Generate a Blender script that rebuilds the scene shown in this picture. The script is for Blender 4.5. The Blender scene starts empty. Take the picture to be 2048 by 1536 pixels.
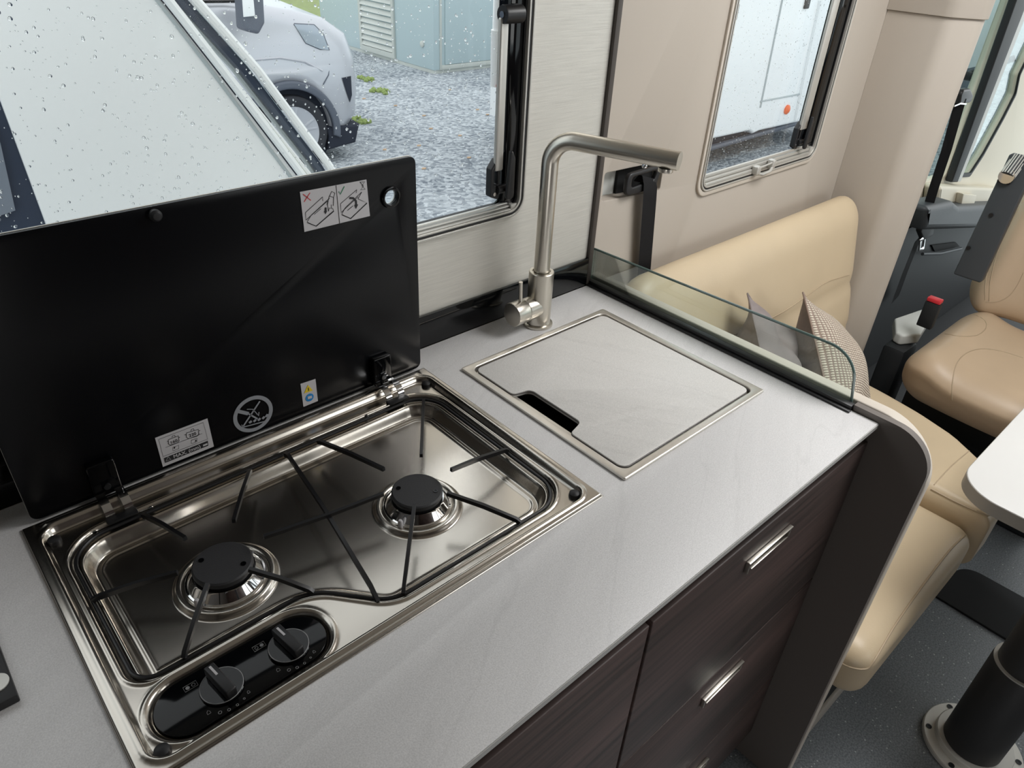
import bpy, bmesh, math, random
import numpy as np
from mathutils import Matrix, Vector
from mathutils.bvhtree import BVHTree
random.seed(7)
SC = bpy.context.scene
COL = SC.collection

# ------------------------------------------------------------------ camera
RC = [[0.7417947313094652, -0.6688711517133564, 0.04849699998109915],
      [-0.34010842342956343, -0.43754218506483883, -0.8323959974681183],
      [0.5779851528489076, 0.6009727270803018, -0.5520552004934745]]
FPX = 1450.99
CAMP = Vector((0, 0, 1.52))
cd = bpy.data.cameras.new('camera'); cam = bpy.data.objects.new('camera', cd); COL.objects.link(cam)
cd.sensor_width = 36; cd.lens = 36 * FPX / 2048; cd.clip_start = 0.02; cd.clip_end = 200
r0, r1, r2 = [Vector(r) for r in RC]
m = Matrix((( r0.x, -r1.x, -r2.x, CAMP.x), (r0.y, -r1.y, -r2.y, CAMP.y), (r0.z, -r1.z, -r2.z, CAMP.z), (0, 0, 0, 1)))
cam.matrix_world = m
SC.camera = cam

def ray(px):
    a, b = (px[0] - 1024) / FPX, (px[1] - 768) / FPX
    return (r0 * a + r1 * b + r2)
def onZ(px, z): d = ray(px); return CAMP + d * ((z - CAMP.z) / d.z)
def onY(px, y): d = ray(px); return CAMP + d * (y / d.y)
def onX(px, x): d = ray(px); return CAMP + d * (x / d.x)

# ------------------------------------------------------------------ world, exposure, lights
w = bpy.data.worlds.new('overcast'); SC.world = w; w.use_nodes = True
bg = w.node_tree.nodes['Background']
tc = w.node_tree.nodes.new('ShaderNodeTexCoord'); sp = w.node_tree.nodes.new('ShaderNodeSeparateXYZ')
mr = w.node_tree.nodes.new('ShaderNodeMapRange'); mx = w.node_tree.nodes.new('ShaderNodeMix'); mx.data_type = 'RGBA'
w.node_tree.links.new(tc.outputs['Generated'], sp.inputs[0]); w.node_tree.links.new(sp.outputs['Z'], mr.inputs['Value'])
mr.inputs['From Min'].default_value = -0.1; mr.inputs['From Max'].default_value = 0.9
w.node_tree.links.new(mr.outputs[0], mx.inputs['Factor'])
mx.inputs['A'].default_value = (0.80, 0.90, 0.93, 1); mx.inputs['B'].default_value = (1.0, 1.0, 1.0, 1)
w.node_tree.links.new(mx.outputs['Result'], bg.inputs[0]); bg.inputs[1].default_value = 1.55
SC.view_settings.view_transform = 'Standard'; SC.view_settings.look = 'None'
SC.view_settings.exposure = 0.0; SC.view_settings.gamma = 1.0; SC.view_settings.use_curve_mapping = False

def area(name, loc, target, sx, sy, power, col=(1, 1, 1)):
    l = bpy.data.lights.new(name, 'AREA'); l.shape = 'RECTANGLE'; l.size = sx; l.size_y = sy; l.energy = power; l.color = col
    o = bpy.data.objects.new(name, l); COL.objects.link(o); o.location = loc
    d = Vector(target) - Vector(loc); o.rotation_euler = d.to_track_quat('-Z', 'Y').to_euler(); return o
area('roof_skylight', (1.55, 0.05, 1.97), (1.55, 0.05, 0), 0.6, 0.55, 17, (1, 0.99, 0.98))
area('low_rear_fill', (-0.66, -1.0, 0.50), (1.0, 0.15, 0.5), 0.7, 0.6, 4.5, (1, 0.985, 0.97))  # added fill lamp below worktop height, lifts end panel and drawers
area('windscreen_daylight', (4.3, -0.3, 1.45), (1.5, 0.1, 0.8), 1.6, 0.8, 8, (0.97, 0.995, 1.0))
area('near_side_fill', (1.5, -1.28, 1.25), (1.1, 0.6, 0.5), 0.9, 0.6, 4.5, (1, 0.98, 0.95))  # added fill lamp from the unseen aisle side, lifts the cabinet fronts

# ------------------------------------------------------------------ helpers
def lin(c):
    c = c / 255.0
    return c / 12.92 if c <= 0.04045 else ((c + 0.055) / 1.055) ** 2.4
def rgb(r, g, b): return (lin(r), lin(g), lin(b), 1.0)
M = {}
def mat(name, col, rough=0.5, metal=0.0, bump=None, var=None, spec=None, coat=None, aniso=None, trans=None, ior=None):
    """bump=(scale3, strength, detail), var=(scale3, amount, detail)"""
    ma = bpy.data.materials.new(name); ma.use_nodes = True; nt = ma.node_tree; b = nt.nodes['Principled BSDF']
    b.inputs['Base Color'].default_value = col; b.inputs['Roughness'].default_value = rough; b.inputs['Metallic'].default_value = metal
    if spec is not None: b.inputs['Specular IOR Level'].default_value = spec
    if coat: b.inputs['Coat Weight'].default_value = coat; b.inputs['Coat Roughness'].default_value = 0.08
    if aniso: b.inputs['Anisotropic'].default_value = aniso
    if trans: b.inputs['Transmission Weight'].default_value = trans
    if ior: b.inputs['IOR'].default_value = ior
    def coords(s):
        t = nt.nodes.new('ShaderNodeTexCoord'); mp = nt.nodes.new('ShaderNodeMapping'); mp.inputs['Scale'].default_value = s
        nt.links.new(t.outputs['Object'], mp.inputs[0]); return mp.outputs[0]
    if var:
        n = nt.nodes.new('ShaderNodeTexNoise'); n.inputs['Scale'].default_value = 1; n.inputs['Detail'].default_value = var[2]
        nt.links.new(coords(var[0]), n.inputs['Vector'])
        r = nt.nodes.new('ShaderNodeMapRange'); r.inputs['From Min'].default_value = 0.3; r.inputs['From Max'].default_value = 0.7
        r.inputs['To Min'].default_value = 1 - var[1]; r.inputs['To Max'].default_value = 1 + var[1]
        nt.links.new(n.outputs['Fac'], r.inputs['Value'])
        v = nt.nodes.new('ShaderNodeVectorMath'); v.operation = 'SCALE'; v.inputs[0].default_value = col[:3]
        nt.links.new(r.outputs[0], v.inputs['Scale']); nt.links.new(v.outputs[0], b.inputs['Base Color'])
    if bump:
        n = nt.nodes.new('ShaderNodeTexNoise'); n.inputs['Scale'].default_value = 1; n.inputs['Detail'].default_value = bump[2]
        nt.links.new(coords(bump[0]), n.inputs['Vector'])
        bp = nt.nodes.new('ShaderNodeBump'); bp.inputs['Strength'].default_value = bump[1]; bp.inputs['Distance'].default_value = 0.001
        nt.links.new(n.outputs['Fac'], bp.inputs['Height']); nt.links.new(bp.outputs[0], b.inputs['Normal'])
    M[name] = ma; return ma

mat('cream_wall', rgb(180, 171, 160), 0.6, bump=((900, 900, 900), 0.08, 2))
mat('cream_trim', rgb(200, 191, 179), 0.5)
mat('leather', rgb(197, 179, 150), 0.42, bump=((420, 420, 420), 0.16, 4), var=((6, 6, 6), 0.04, 2))
mat('leather_seam', rgb(176, 158, 132), 0.6)
mat('leather_cab', rgb(190, 168, 142), 0.40, bump=((420, 420, 420), 0.16, 4), var=((6, 6, 6), 0.04, 2))
mat('brushed_laminate', rgb(208, 205, 197), 0.40, 0.3, bump=((22, 22, 1100), 0.25, 3), var=((14, 14, 420), 0.07, 3))
mat('steel', rgb(196, 190, 181), 0.23, 1.0)
mat('steel_satin', rgb(222, 217, 209), 0.36, 0.9)
mat('nickel', rgb(208, 203, 193), 0.30, 1.0)
mat('chrome', rgb(225, 225, 225), 0.06, 1.0)
mat('satin_aluminium', rgb(196, 194, 188), 0.36, 0.45)
mat('aluminium_disc', rgb(222, 220, 213), 0.45, 0.2)
mat('column_grey', rgb(50, 50, 51), 0.5)
mat('black_plastic', rgb(26, 26, 28), 0.42)
mat('black_gloss', rgb(7, 8, 10), 0.07, spec=0.3)
mat('black_glass', rgb(8, 9, 12), 0.25, spec=0.25)
mat('black_enamel', rgb(24, 24, 26), 0.36)
mat('black_cast', rgb(44, 44, 46), 0.55, bump=((900, 900, 900), 0.35, 2))
mat('rubber', rgb(20, 20, 22), 0.55)
mat('dark_trim', rgb(72, 66, 62), 0.5)
mat('dark_panel', rgb(108, 101, 96), 0.55, bump=((900, 900, 900), 0.05, 2))
mat('glass_edge', rgb(96, 116, 112), 0.1)
mat('print_white', rgb(190, 188, 190), 0.55)
mat('print_grey', rgb(140, 143, 148), 0.5)
mat('print_black', rgb(25, 25, 28), 0.6)
mat('print_red', rgb(190, 50, 55), 0.5)
mat('print_green', rgb(40, 120, 85), 0.5)
mat('print_yellow', rgb(225, 195, 40), 0.5)
mat('print_blue', rgb(20, 125, 190), 0.5)
mat('print_line', rgb(150, 150, 152), 0.5)
mat('webbing', rgb(30, 30, 33), 0.7, bump=((300, 300, 1500), 0.3, 2))
mat('velvet', rgb(132, 122, 120), 0.65, bump=((30, 30, 30), 0.5, 3), var=((22, 22, 22), 0.16, 3))
mat('light_grey_panel', rgb(205, 207, 203), 0.5)
mat('bench_grey', rgb(176, 170, 160), 0.5)
mat('dark_void', rgb(10, 12, 14), 0.8)
mat('cab_grey', rgb(58, 62, 66), 0.5, bump=((700, 700, 700), 0.15, 2))
mat('cab_dark', rgb(27, 30, 33), 0.6, bump=((700, 700, 700), 0.15, 2))
mat('cab_beige', rgb(226, 219, 200), 0.5)
mat('red_plastic', rgb(205, 50, 60), 0.35)
mat('table_top', rgb(208, 208, 206), 0.4, bump=((1200, 1200, 1200), 0.15, 2))
mat('table_edge', rgb(150, 148, 144), 0.4)
mat('van_white', rgb(246, 248, 248), 0.3)
mat('van_seam', rgb(178, 186, 188), 0.4)
mat('tinted', rgb(52, 62, 80), 0.1)
mat('car_silver', rgb(196, 198, 204), 0.28, 0.35)
mat('car_cladding', rgb(92, 98, 110), 0.5)
mat('tyre', rgb(48, 50, 56), 0.7)
mat('wheel_arch', rgb(36, 42, 56), 0.8)
mat('container', rgb(186, 203, 206), 0.4)
mat('container_trim', rgb(198, 202, 196), 0.45)
mat('orange_lens', rgb(240, 110, 50), 0.3)
mat('clear_lens', rgb(158, 168, 178), 0.2, 0.4)
mat('grass', rgb(132, 146, 92), 0.9, var=((9, 9, 9), 0.3, 5))
mat('moss', rgb(140, 158, 96), 0.9)
mat('leaf', rgb(200, 170, 140), 0.8)
mat('tree_foliage', rgb(120, 150, 70), 0.9, var=((5, 5, 5), 0.4, 5))

def nodes_of(name): return M[name].node_tree, M[name].node_tree.nodes['Principled BSDF']
# grey stone laminate: fine speckle and faint long veins
def stone(name, rot, base=(206, 206, 204)):
    ma = mat(name, rgb(*base), 0.42); nt, b = nodes_of(name); N = nt.nodes.new; L = nt.links.new
    t = N('ShaderNodeTexCoord'); mp = N('ShaderNodeMapping'); mp.inputs['Rotation'].default_value = (0, 0, rot)
    L(t.outputs['Object'], mp.inputs[0])
    mv = N('ShaderNodeMapping'); mv.inputs['Scale'].default_value = (2.2, 26, 1); L(mp.outputs[0], mv.inputs[0])
    n1 = N('ShaderNodeTexNoise'); n1.inputs['Scale'].default_value = 1; n1.inputs['Detail'].default_value = 5; n1.inputs['Distortion'].default_value = 0.6
    L(mv.outputs[0], n1.inputs['Vector'])
    mv2 = N('ShaderNodeMapping'); mv2.inputs['Scale'].default_value = (1.6, 9, 1); mv2.inputs['Location'].default_value = (3.1, 1.7, 0); L(mp.outputs[0], mv2.inputs[0])
    n3 = N('ShaderNodeTexNoise'); n3.inputs['Scale'].default_value = 1; n3.inputs['Detail'].default_value = 7; n3.inputs['Distortion'].default_value = 0.35
    L(mv2.outputs[0], n3.inputs['Vector'])
    # thin vein where noise crosses 0.5
    su = N('ShaderNodeMath'); su.operation = 'SUBTRACT'; su.inputs[1].default_value = 0.53; L(n3.outputs['Fac'], su.inputs[0])
    ab = N('ShaderNodeMath'); ab.operation = 'ABSOLUTE'; L(su.outputs[0], ab.inputs[0])
    vr = N('ShaderNodeMapRange'); vr.inputs['From Min'].default_value = 0.0; vr.inputs['From Max'].default_value = 0.012
    vr.inputs['To Min'].default_value = 0.945; vr.inputs['To Max'].default_value = 1.0; L(ab.outputs[0], vr.inputs['Value'])
    n2 = N('ShaderNodeTexNoise'); n2.inputs['Scale'].default_value = 700; n2.inputs['Detail'].default_value = 2; L(t.outputs['Object'], n2.inputs['Vector'])
    a = N('ShaderNodeMapRange'); a.inputs['From Min'].default_value = .3; a.inputs['From Max'].default_value = .7; a.inputs['To Min'].default_value = 0.965; a.inputs['To Max'].default_value = 1.03
    L(n1.outputs['Fac'], a.inputs['Value'])
    c = N('ShaderNodeMapRange'); c.inputs['From Min'].default_value = .3; c.inputs['From Max'].default_value = .7; c.inputs['To Min'].default_value = 0.90; c.inputs['To Max'].default_value = 1.10
    L(n2.outputs['Fac'], c.inputs['Value'])
    m1 = N('ShaderNodeMath'); m1.operation = 'MULTIPLY'; L(a.outputs[0], m1.inputs[0]); L(c.outputs[0], m1.inputs[1])
    m2 = N('ShaderNodeMath'); m2.operation = 'MULTIPLY'; L(m1.outputs[0], m2.inputs[0]); L(vr.outputs[0], m2.inputs[1])
    v = N('ShaderNodeVectorMath'); v.operation = 'SCALE'; v.inputs[0].default_value = rgb(*base)[:3]
    L(m2.outputs[0], v.inputs['Scale']); L(v.outputs[0], b.inputs['Base Color'])
    bp = N('ShaderNodeBump'); bp.inputs['Strength'].default_value = 0.15; bp.inputs['Distance'].default_value = 0.0005
    L(n2.outputs['Fac'], bp.inputs['Height']); L(bp.outputs[0], b.inputs['Normal'])
stone('stone_laminate', -0.49, (209, 208, 208))
stone('stone_cover', 1.08, (208, 206, 203))
mat('stone_edge', rgb(178, 177, 174), 0.45)
# dark reddish brown wood, grain along x
ma = mat('dark_wood', rgb(56, 46, 43), 0.42); nt, b = nodes_of('dark_wood')
t = nt.nodes.new('ShaderNodeTexCoord'); mp = nt.nodes.new('ShaderNodeMapping'); mp.inputs['Scale'].default_value = (3, 3, 130); nt.links.new(t.outputs['Object'], mp.inputs[0])
n = nt.nodes.new('ShaderNodeTexNoise'); n.inputs['Scale'].default_value = 1; n.inputs['Detail'].default_value = 5; n.inputs['Distortion'].default_value = 0.3; nt.links.new(mp.outputs[0], n.inputs['Vector'])
mp2 = nt.nodes.new('ShaderNodeMapping'); mp2.inputs['Scale'].default_value = (1.5, 1.5, 12); nt.links.new(t.outputs['Object'], mp2.inputs[0])
n2 = nt.nodes.new('ShaderNodeTexNoise'); n2.inputs['Scale'].default_value = 1; n2.inputs['Detail'].default_value = 2; nt.links.new(mp2.outputs[0], n2.inputs['Vector'])
ad = nt.nodes.new('ShaderNodeMath'); ad.operation = 'ADD'; nt.links.new(n.outputs['Fac'], ad.inputs[0]); nt.links.new(n2.outputs['Fac'], ad.inputs[1])
cr = nt.nodes.new('ShaderNodeValToRGB'); cr.color_ramp.elements[0].position = 0.38; cr.color_ramp.elements[0].color = rgb(54, 46, 43)
cr.color_ramp.elements[1].position = 0.62; cr.color_ramp.elements[1].color = rgb(92, 74, 70)
hf = nt.nodes.new('ShaderNodeMath'); hf.operation = 'MULTIPLY'; hf.inputs[1].default_value = 0.5; nt.links.new(ad.outputs[0], hf.inputs[0])
nt.links.new(hf.outputs[0], cr.inputs[0]); nt.links.new(cr.outputs[0], b.inputs['Base Color'])
# speckled vinyl floor
ma = mat('vinyl_floor', rgb(84, 89, 93), 0.45); nt, b = nodes_of('vinyl_floor'); N = nt.nodes.new; L = nt.links.new
t = N('ShaderNodeTexCoord'); vo = N('ShaderNodeTexVoronoi'); vo.inputs['Scale'].default_value = 95; L(t.outputs['Object'], vo.inputs['Vector'])
lt = N('ShaderNodeMath'); lt.operation = 'LESS_THAN'; lt.inputs[1].default_value = 0.17; L(vo.outputs['Distance'], lt.inputs[0])
sc2 = N('ShaderNodeSeparateColor'); L(vo.outputs['Color'], sc2.inputs[0])
gt = N('ShaderNodeMath'); gt.operation = 'GREATER_THAN'; gt.inputs[1].default_value = 0.72; L(sc2.outputs['Red'], gt.inputs[0])
ml = N('ShaderNodeMath'); ml.operation = 'MULTIPLY'; L(lt.outputs[0], ml.inputs[0]); L(gt.outputs[0], ml.inputs[1])
no = N('ShaderNodeTexNoise'); no.inputs['Scale'].default_value = 260; no.inputs['Detail'].default_value = 3; L(t.outputs['Object'], no.inputs['Vector'])
c1 = N('ShaderNodeValToRGB'); c1.color_ramp.elements[0].position = .35; c1.color_ramp.elements[0].color = rgb(98, 104, 109); c1.color_ramp.elements[1].position = .7; c1.color_ramp.elements[1].color = rgb(138, 143, 147)
L(no.outputs['Fac'], c1.inputs[0]); mx_ = N('ShaderNodeMix'); mx_.data_type = 'RGBA'; L(ml.outputs[0], mx_.inputs['Factor']); L(c1.outputs[0], mx_.inputs['A']); mx_.inputs['B'].default_value = rgb(190, 195, 196)
L(mx_.outputs['Result'], b.inputs['Base Color'])
# gravel
ma = mat('gravel', rgb(150, 158, 166), 0.9); nt, b = nodes_of('gravel'); N = nt.nodes.new; L = nt.links.new
t = N('ShaderNodeTexCoord'); vo = N('ShaderNodeTexVoronoi'); vo.inputs['Scale'].default_value = 28; L(t.outputs['Object'], vo.inputs['Vector'])
sc2 = N('ShaderNodeSeparateColor'); L(vo.outputs['Color'], sc2.inputs[0])
no = N('ShaderNodeTexNoise'); no.inputs['Scale'].default_value = 1.2; no.inputs['Detail'].default_value = 4; L(t.outputs['Object'], no.inputs['Vector'])
ad = N('ShaderNodeMath'); ad.operation = 'MULTIPLY_ADD'; ad.inputs[1].default_value = 0.55; L(no.outputs['Fac'], ad.inputs[0])
hl = N('ShaderNodeMath'); hl.operation = 'MULTIPLY'; hl.inputs[1].default_value = 0.55; L(sc2.outputs['Red'], hl.inputs[0]); L(hl.outputs[0], ad.inputs[2])
c1 = N('ShaderNodeValToRGB'); c1.color_ramp.elements[0].position = .2; c1.color_ramp.elements[0].color = rgb(104, 113, 123); c1.color_ramp.elements[1].position = .85; c1.color_ramp.elements[1].color = rgb(200, 206, 211)
L(ad.outputs[0], c1.inputs[0]); L(c1.outputs[0], b.inputs['Base Color'])
bp = N('ShaderNodeBump'); bp.inputs['Strength'].default_value = 0.8; bp.inputs['Distance'].default_value = 0.02; L(vo.outputs['Distance'], bp.inputs['Height']); bp.invert = True; L(bp.outputs[0], b.inputs['Normal'])
# knit
ma = mat('knit', rgb(206, 196, 178), 0.85); nt, b = nodes_of('knit'); N = nt.nodes.new; L = nt.links.new
t = N('ShaderNodeTexCoord')
mp = N('ShaderNodeMapping'); mp.inputs['Scale'].default_value = (1, 1, 1); L(t.outputs['UV'], mp.inputs[0])
w1 = N('ShaderNodeTexWave'); w1.wave_type = 'BANDS'; w1.bands_direction = 'Y'; w1.inputs['Scale'].default_value = 17; w1.inputs['Distortion'].default_value = 0.6; L(mp.outputs[0], w1.inputs['Vector'])
w2 = N('ShaderNodeTexWave'); w2.wave_type = 'BANDS'; w2.bands_direction = 'X'; w2.inputs['Scale'].default_value = 13; w2.inputs['Distortion'].default_value = 0.8; L(mp.outputs[0], w2.inputs['Vector'])
mm = N('ShaderNodeMath'); mm.operation = 'MULTIPLY'; L(w1.outputs['Fac'], mm.inputs[0]); L(w2.outputs['Fac'], mm.inputs[1])
c1 = N('ShaderNodeValToRGB'); c1.color_ramp.elements[0].position = .02; c1.color_ramp.elements[0].color = rgb(140, 122, 110); c1.color_ramp.elements[1].position = .35; c1.color_ramp.elements[1].color = rgb(222, 212, 194)
L(mm.outputs[0], c1.inputs[0]); L(c1.outputs[0], b.inputs['Base Color'])
bp = N('ShaderNodeBump'); bp.inputs['Strength'].default_value = 0.7; bp.inputs['Distance'].default_value = 0.006; L(mm.outputs[0], bp.inputs['Height']); L(bp.outputs[0], b.inputs['Normal'])
mat('fur', rgb(122, 112, 104), 0.8, bump=((120, 120, 120), 0.8, 4), var=((14, 14, 14), 0.35, 5))
# perforated dark screen print beside the neighbour van's window
ma = mat('perforated', rgb(120, 128, 140), 0.5)
# window acrylic: clear sheet, light passes straight
def clear(name, tint, gl):
    ma = bpy.data.materials.new(name); ma.use_nodes = True; nt = ma.node_tree; nt.nodes.clear(); N = nt.nodes.new; L = nt.links.new
    o = N('ShaderNodeOutputMaterial'); tr = N('ShaderNodeBsdfTransparent'); tr.inputs[0].default_value = tint
    g = N('ShaderNodeBsdfGlossy'); g.inputs['Roughness'].default_value = 0.02; fr = N('ShaderNodeFresnel'); fr.inputs[0].default_value = 1.45
    ml = N('ShaderNodeMath'); ml.operation = 'MULTIPLY'; ml.inputs[1].default_value = gl; L(fr.outputs[0], ml.inputs[0])
    mx = N('ShaderNodeMixShader'); L(ml.outputs[0], mx.inputs[0]); L(tr.outputs[0], mx.inputs[1]); L(g.outputs[0], mx.inputs[2]); L(mx.outputs[0], o.inputs[0]); M[name] = ma
clear('acrylic', (0.96, 0.975, 0.98, 1), 0.12)
clear('clear_glass', (0.90, 0.945, 0.93, 1), 0.8)
clear('cab_glass', (0.86, 0.95, 0.93, 1), 0.5)
mat('water', (1, 1, 1, 1), 0.0, trans=1.0, ior=1.33)

# ---- objects -----
OFF = {}
DEP = {}
def setp(o, label=None, cat=None, group=None, kind=None):
    if label: o['label'] = label
    if cat: o['category'] = cat
    if group: o['group'] = group
    if kind: o['kind'] = kind
    return o
def thing(name, label, cat, loc=(0, 0, 0), group=None):
    o = bpy.data.objects.new(name, None); COL.objects.link(o); o.location = loc; o.empty_display_size = 0.05
    OFF[o.name] = Vector(loc); return setp(o, label, cat, group)
def obj(name, me, m, parent=None, loc=None, label=None, cat=None, group=None, kind=None):
    if parent is not None and DEP.get(parent.name, 0) >= 2: parent = parent.parent
    o = bpy.data.objects.new(name, me); COL.objects.link(o)
    DEP[o.name] = 0 if parent is None else DEP.get(parent.name, 0) + 1
    off = OFF[parent.name] if parent is not None else Vector(loc or (0, 0, 0))
    me.transform(Matrix.Translation(-off))
    if parent is not None: o.parent = parent
    else: o.location = off
    OFF[o.name] = off
    me.materials.clear(); me.materials.append(M[m] if isinstance(m, str) else m)
    return setp(o, label, cat, group, kind)
def fin(bm, ang=35, name='m', recalc=True):
    if recalc: bmesh.ops.recalc_face_normals(bm, faces=bm.faces)
    for f in bm.faces: f.smooth = True
    lim = math.radians(ang)
    for e in bm.edges:
        if len(e.link_faces) == 2:
            e.smooth = e.calc_face_angle(0) < lim
    me = bpy.data.meshes.new(name); bm.to_mesh(me); bm.free(); return me
def join(*mes):
    bm = bmesh.new()
    for me in mes: bm.from_mesh(me); bpy.data.meshes.remove(me)
    me = bpy.data.meshes.new('m'); bm.to_mesh(me); bm.free(); return me
def box(x0, y0, z0, x1, y1, z1, bev=0.0, seg=2):
    bm = bmesh.new(); bmesh.ops.create_cube(bm, size=1)
    for v in bm.verts: v.co = Vector((x0 + (v.co.x + .5) * (x1 - x0), y0 + (v.co.y + .5) * (y1 - y0), z0 + (v.co.z + .5) * (z1 - z0)))
    if bev: bmesh.ops.bevel(bm, geom=bm.edges[:], offset=bev, segments=seg, profile=0.5, affect='EDGES')
    return fin(bm)
def hexa(p8, bev=0.0, seg=2):
    """8 points: bottom loop 4, top loop 4"""
    bm = bmesh.new(); v = [bm.verts.new(p) for p in p8]
    for q in ((0, 1, 2, 3), (4, 5, 6, 7), (0, 1, 5, 4), (1, 2, 6, 5), (2, 3, 7, 6), (3, 0, 4, 7)): bm.faces.new([v[i] for i in q])
    if bev: bmesh.ops.bevel(bm, geom=bm.edges[:], offset=bev, segments=seg, profile=0.5, affect='EDGES')
    return fin(bm)
def fillet(pts, rs, n=7):
    """2D polygon corners rounded"""
    out = []; N_ = len(pts)
    if not hasattr(rs, '__len__'): rs = [rs] * N_
    for i, p in enumerate(pts):
        a = Vector(pts[i - 1]); b_ = Vector(p); c = Vector(pts[(i + 1) % N_]); r = rs[i]
        if r <= 0: out.append((b_.x, b_.y)); continue
        u = (a - b_).normalized(); v = (c - b_).normalized(); th = math.acos(max(-1, min(1, u.dot(v))))
        d = r / math.tan(th / 2); d = min(d, (a - b_).length * .5, (c - b_).length * .5); r_ = d * math.tan(th / 2)
        ce = b_ + (u + v).normalized() * (r_ / math.sin(th / 2))
        s = b_ + u * d - ce; e = b_ + v * d - ce
        a0 = math.atan2(s.y, s.x); a1 = math.atan2(e.y, e.x); da = (a1 - a0 + math.pi) % (2 * math.pi) - math.pi
        for k in range(n + 1):
            t_ = a0 + da * k / n; out.append((ce.x + r_ * math.cos(t_), ce.y + r_ * math.sin(t_)))
    return out
def rr(x0, y0, x1, y1, r, n=7): return fillet([(x0, y0), (x1, y0), (x1, y1), (x0, y1)], r, n)
def circ(cx, cy, r, n=24): return [(cx + r * math.cos(2 * math.pi * k / n), cy + r * math.sin(2 * math.pi * k / n)) for k in range(n)]
def slab(loops, plane, w0, w1, bev=0.0, seg=2, ang=35):
    """flat piece with holes: first loop outline, others holes. plane xy, xz or yz"""
    cu = bpy.data.curves.new('c', 'CURVE'); cu.dimensions = '2D'; cu.fill_mode = 'BOTH'
    for lp in loops:
        s = cu.splines.new('POLY'); s.points.add(len(lp) - 1); s.use_cyclic_u = True
        for q, p in zip(s.points, lp): q.co = (p[0], p[1], 0, 1)
    t = abs(w1 - w0); cu.extrude = max(t / 2 - bev, 0.00001); cu.bevel_depth = bev; cu.offset = -bev; cu.bevel_resolution = seg
    o = bpy.data.objects.new('c', cu); me0 = bpy.data.meshes.new_from_object(o)
    bpy.data.objects.remove(o); bpy.data.curves.remove(cu)
    bm = bmesh.new(); bm.from_mesh(me0); bpy.data.meshes.remove(me0)
    bmesh.ops.remove_doubles(bm, verts=bm.verts, dist=1e-6)
    wm = (w0 + w1) / 2
    for v in bm.verts:
        a, b_, c = v.co
        v.co = (a, b_, c + wm) if plane == 'xy' else ((a, c + wm, b_) if plane == 'xz' else (c + wm, a, b_))
    return fin(bm, ang)
def tube(pts, rad, n=12, caps=True, up=None, sq=None, closed=False):
    """round (or rectangular sq=(w,h)) sweep along 3D points"""
    P = [Vector(p) for p in pts]; N_ = len(P); rads = rad if hasattr(rad, '__len__') else [rad] * N_
    bm = bmesh.new(); rings = []; prev = None
    for i in range(N_):
        if closed: t_ = (P[(i + 1) % N_] - P[i - 1]).normalized()
        else: t_ = (P[min(i + 1, N_ - 1)] - P[max(i - 1, 0)]).normalized()
        ref = Vector(up) if up else (prev if prev is not None else (Vector((0, 0, 1)) if abs(t_.z) < .9 else Vector((1, 0, 0))))
        u = (ref - t_ * ref.dot(t_))
        if u.length < 1e-6: u = t_.orthogonal()
        u.normalize(); v = t_.cross(u); prev = u
        if sq:
            w_, h_ = sq if not callable(sq) else sq(i / (N_ - 1)); ring = [P[i] + u * (h_ * a) + v * (w_ * b_) for a, b_ in ((.5, .5), (.5, -.5), (-.5, -.5), (-.5, .5))]
        else: ring = [P[i] + (u * math.cos(2 * math.pi * k / n) + v * math.sin(2 * math.pi * k / n)) * rads[i] for k in range(n)]
        rings.append([bm.verts.new(q) for q in ring])
    K = len(rings[0])
    for i in range(N_ - (0 if closed else 1)):
        A, B = rings[i], rings[(i + 1) % N_]
        for k in range(K): bm.faces.new((A[k], A[(k + 1) % K], B[(k + 1) % K], B[k]))
    if caps and not closed: bm.faces.new(rings[0]); bm.faces.new(rings[-1])
    return fin(bm)
def arc3(c, r, a0, a1, ax1, ax2, n=8):
    c = Vector(c); return [c + Vector(ax1) * (r * math.cos(a0 + (a1 - a0) * k / n)) + Vector(ax2) * (r * math.sin(a0 + (a1 - a0) * k / n)) for k in range(n + 1)]
def lathe(prof, c, n=40, axis='z', ang=35):
    bm = bmesh.new(); rings = []; c = Vector(c)
    def mp_(r, h, th):
        a, b_ = r * math.cos(th), r * math.sin(th)
        return c + (Vector((a, b_, h)) if axis == 'z' else (Vector((h, a, b_)) if axis == 'x' else Vector((a, h, b_))))
    for r, h in prof:
        rings.append([bm.verts.new(mp_(max(r, 1e-5), h, 2 * math.pi * k / n)) for k in range(n)])
    for A, B in zip(rings, rings[1:]):
        for k in range(n): bm.faces.new((A[k], A[(k + 1) % n], B[(k + 1) % n], B[k]))
    bm.faces.new(rings[0]); bm.faces.new(rings[-1])
    bmesh.ops.remove_doubles(bm, verts=bm.verts, dist=2e-5)
    return fin(bm, ang)
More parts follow.
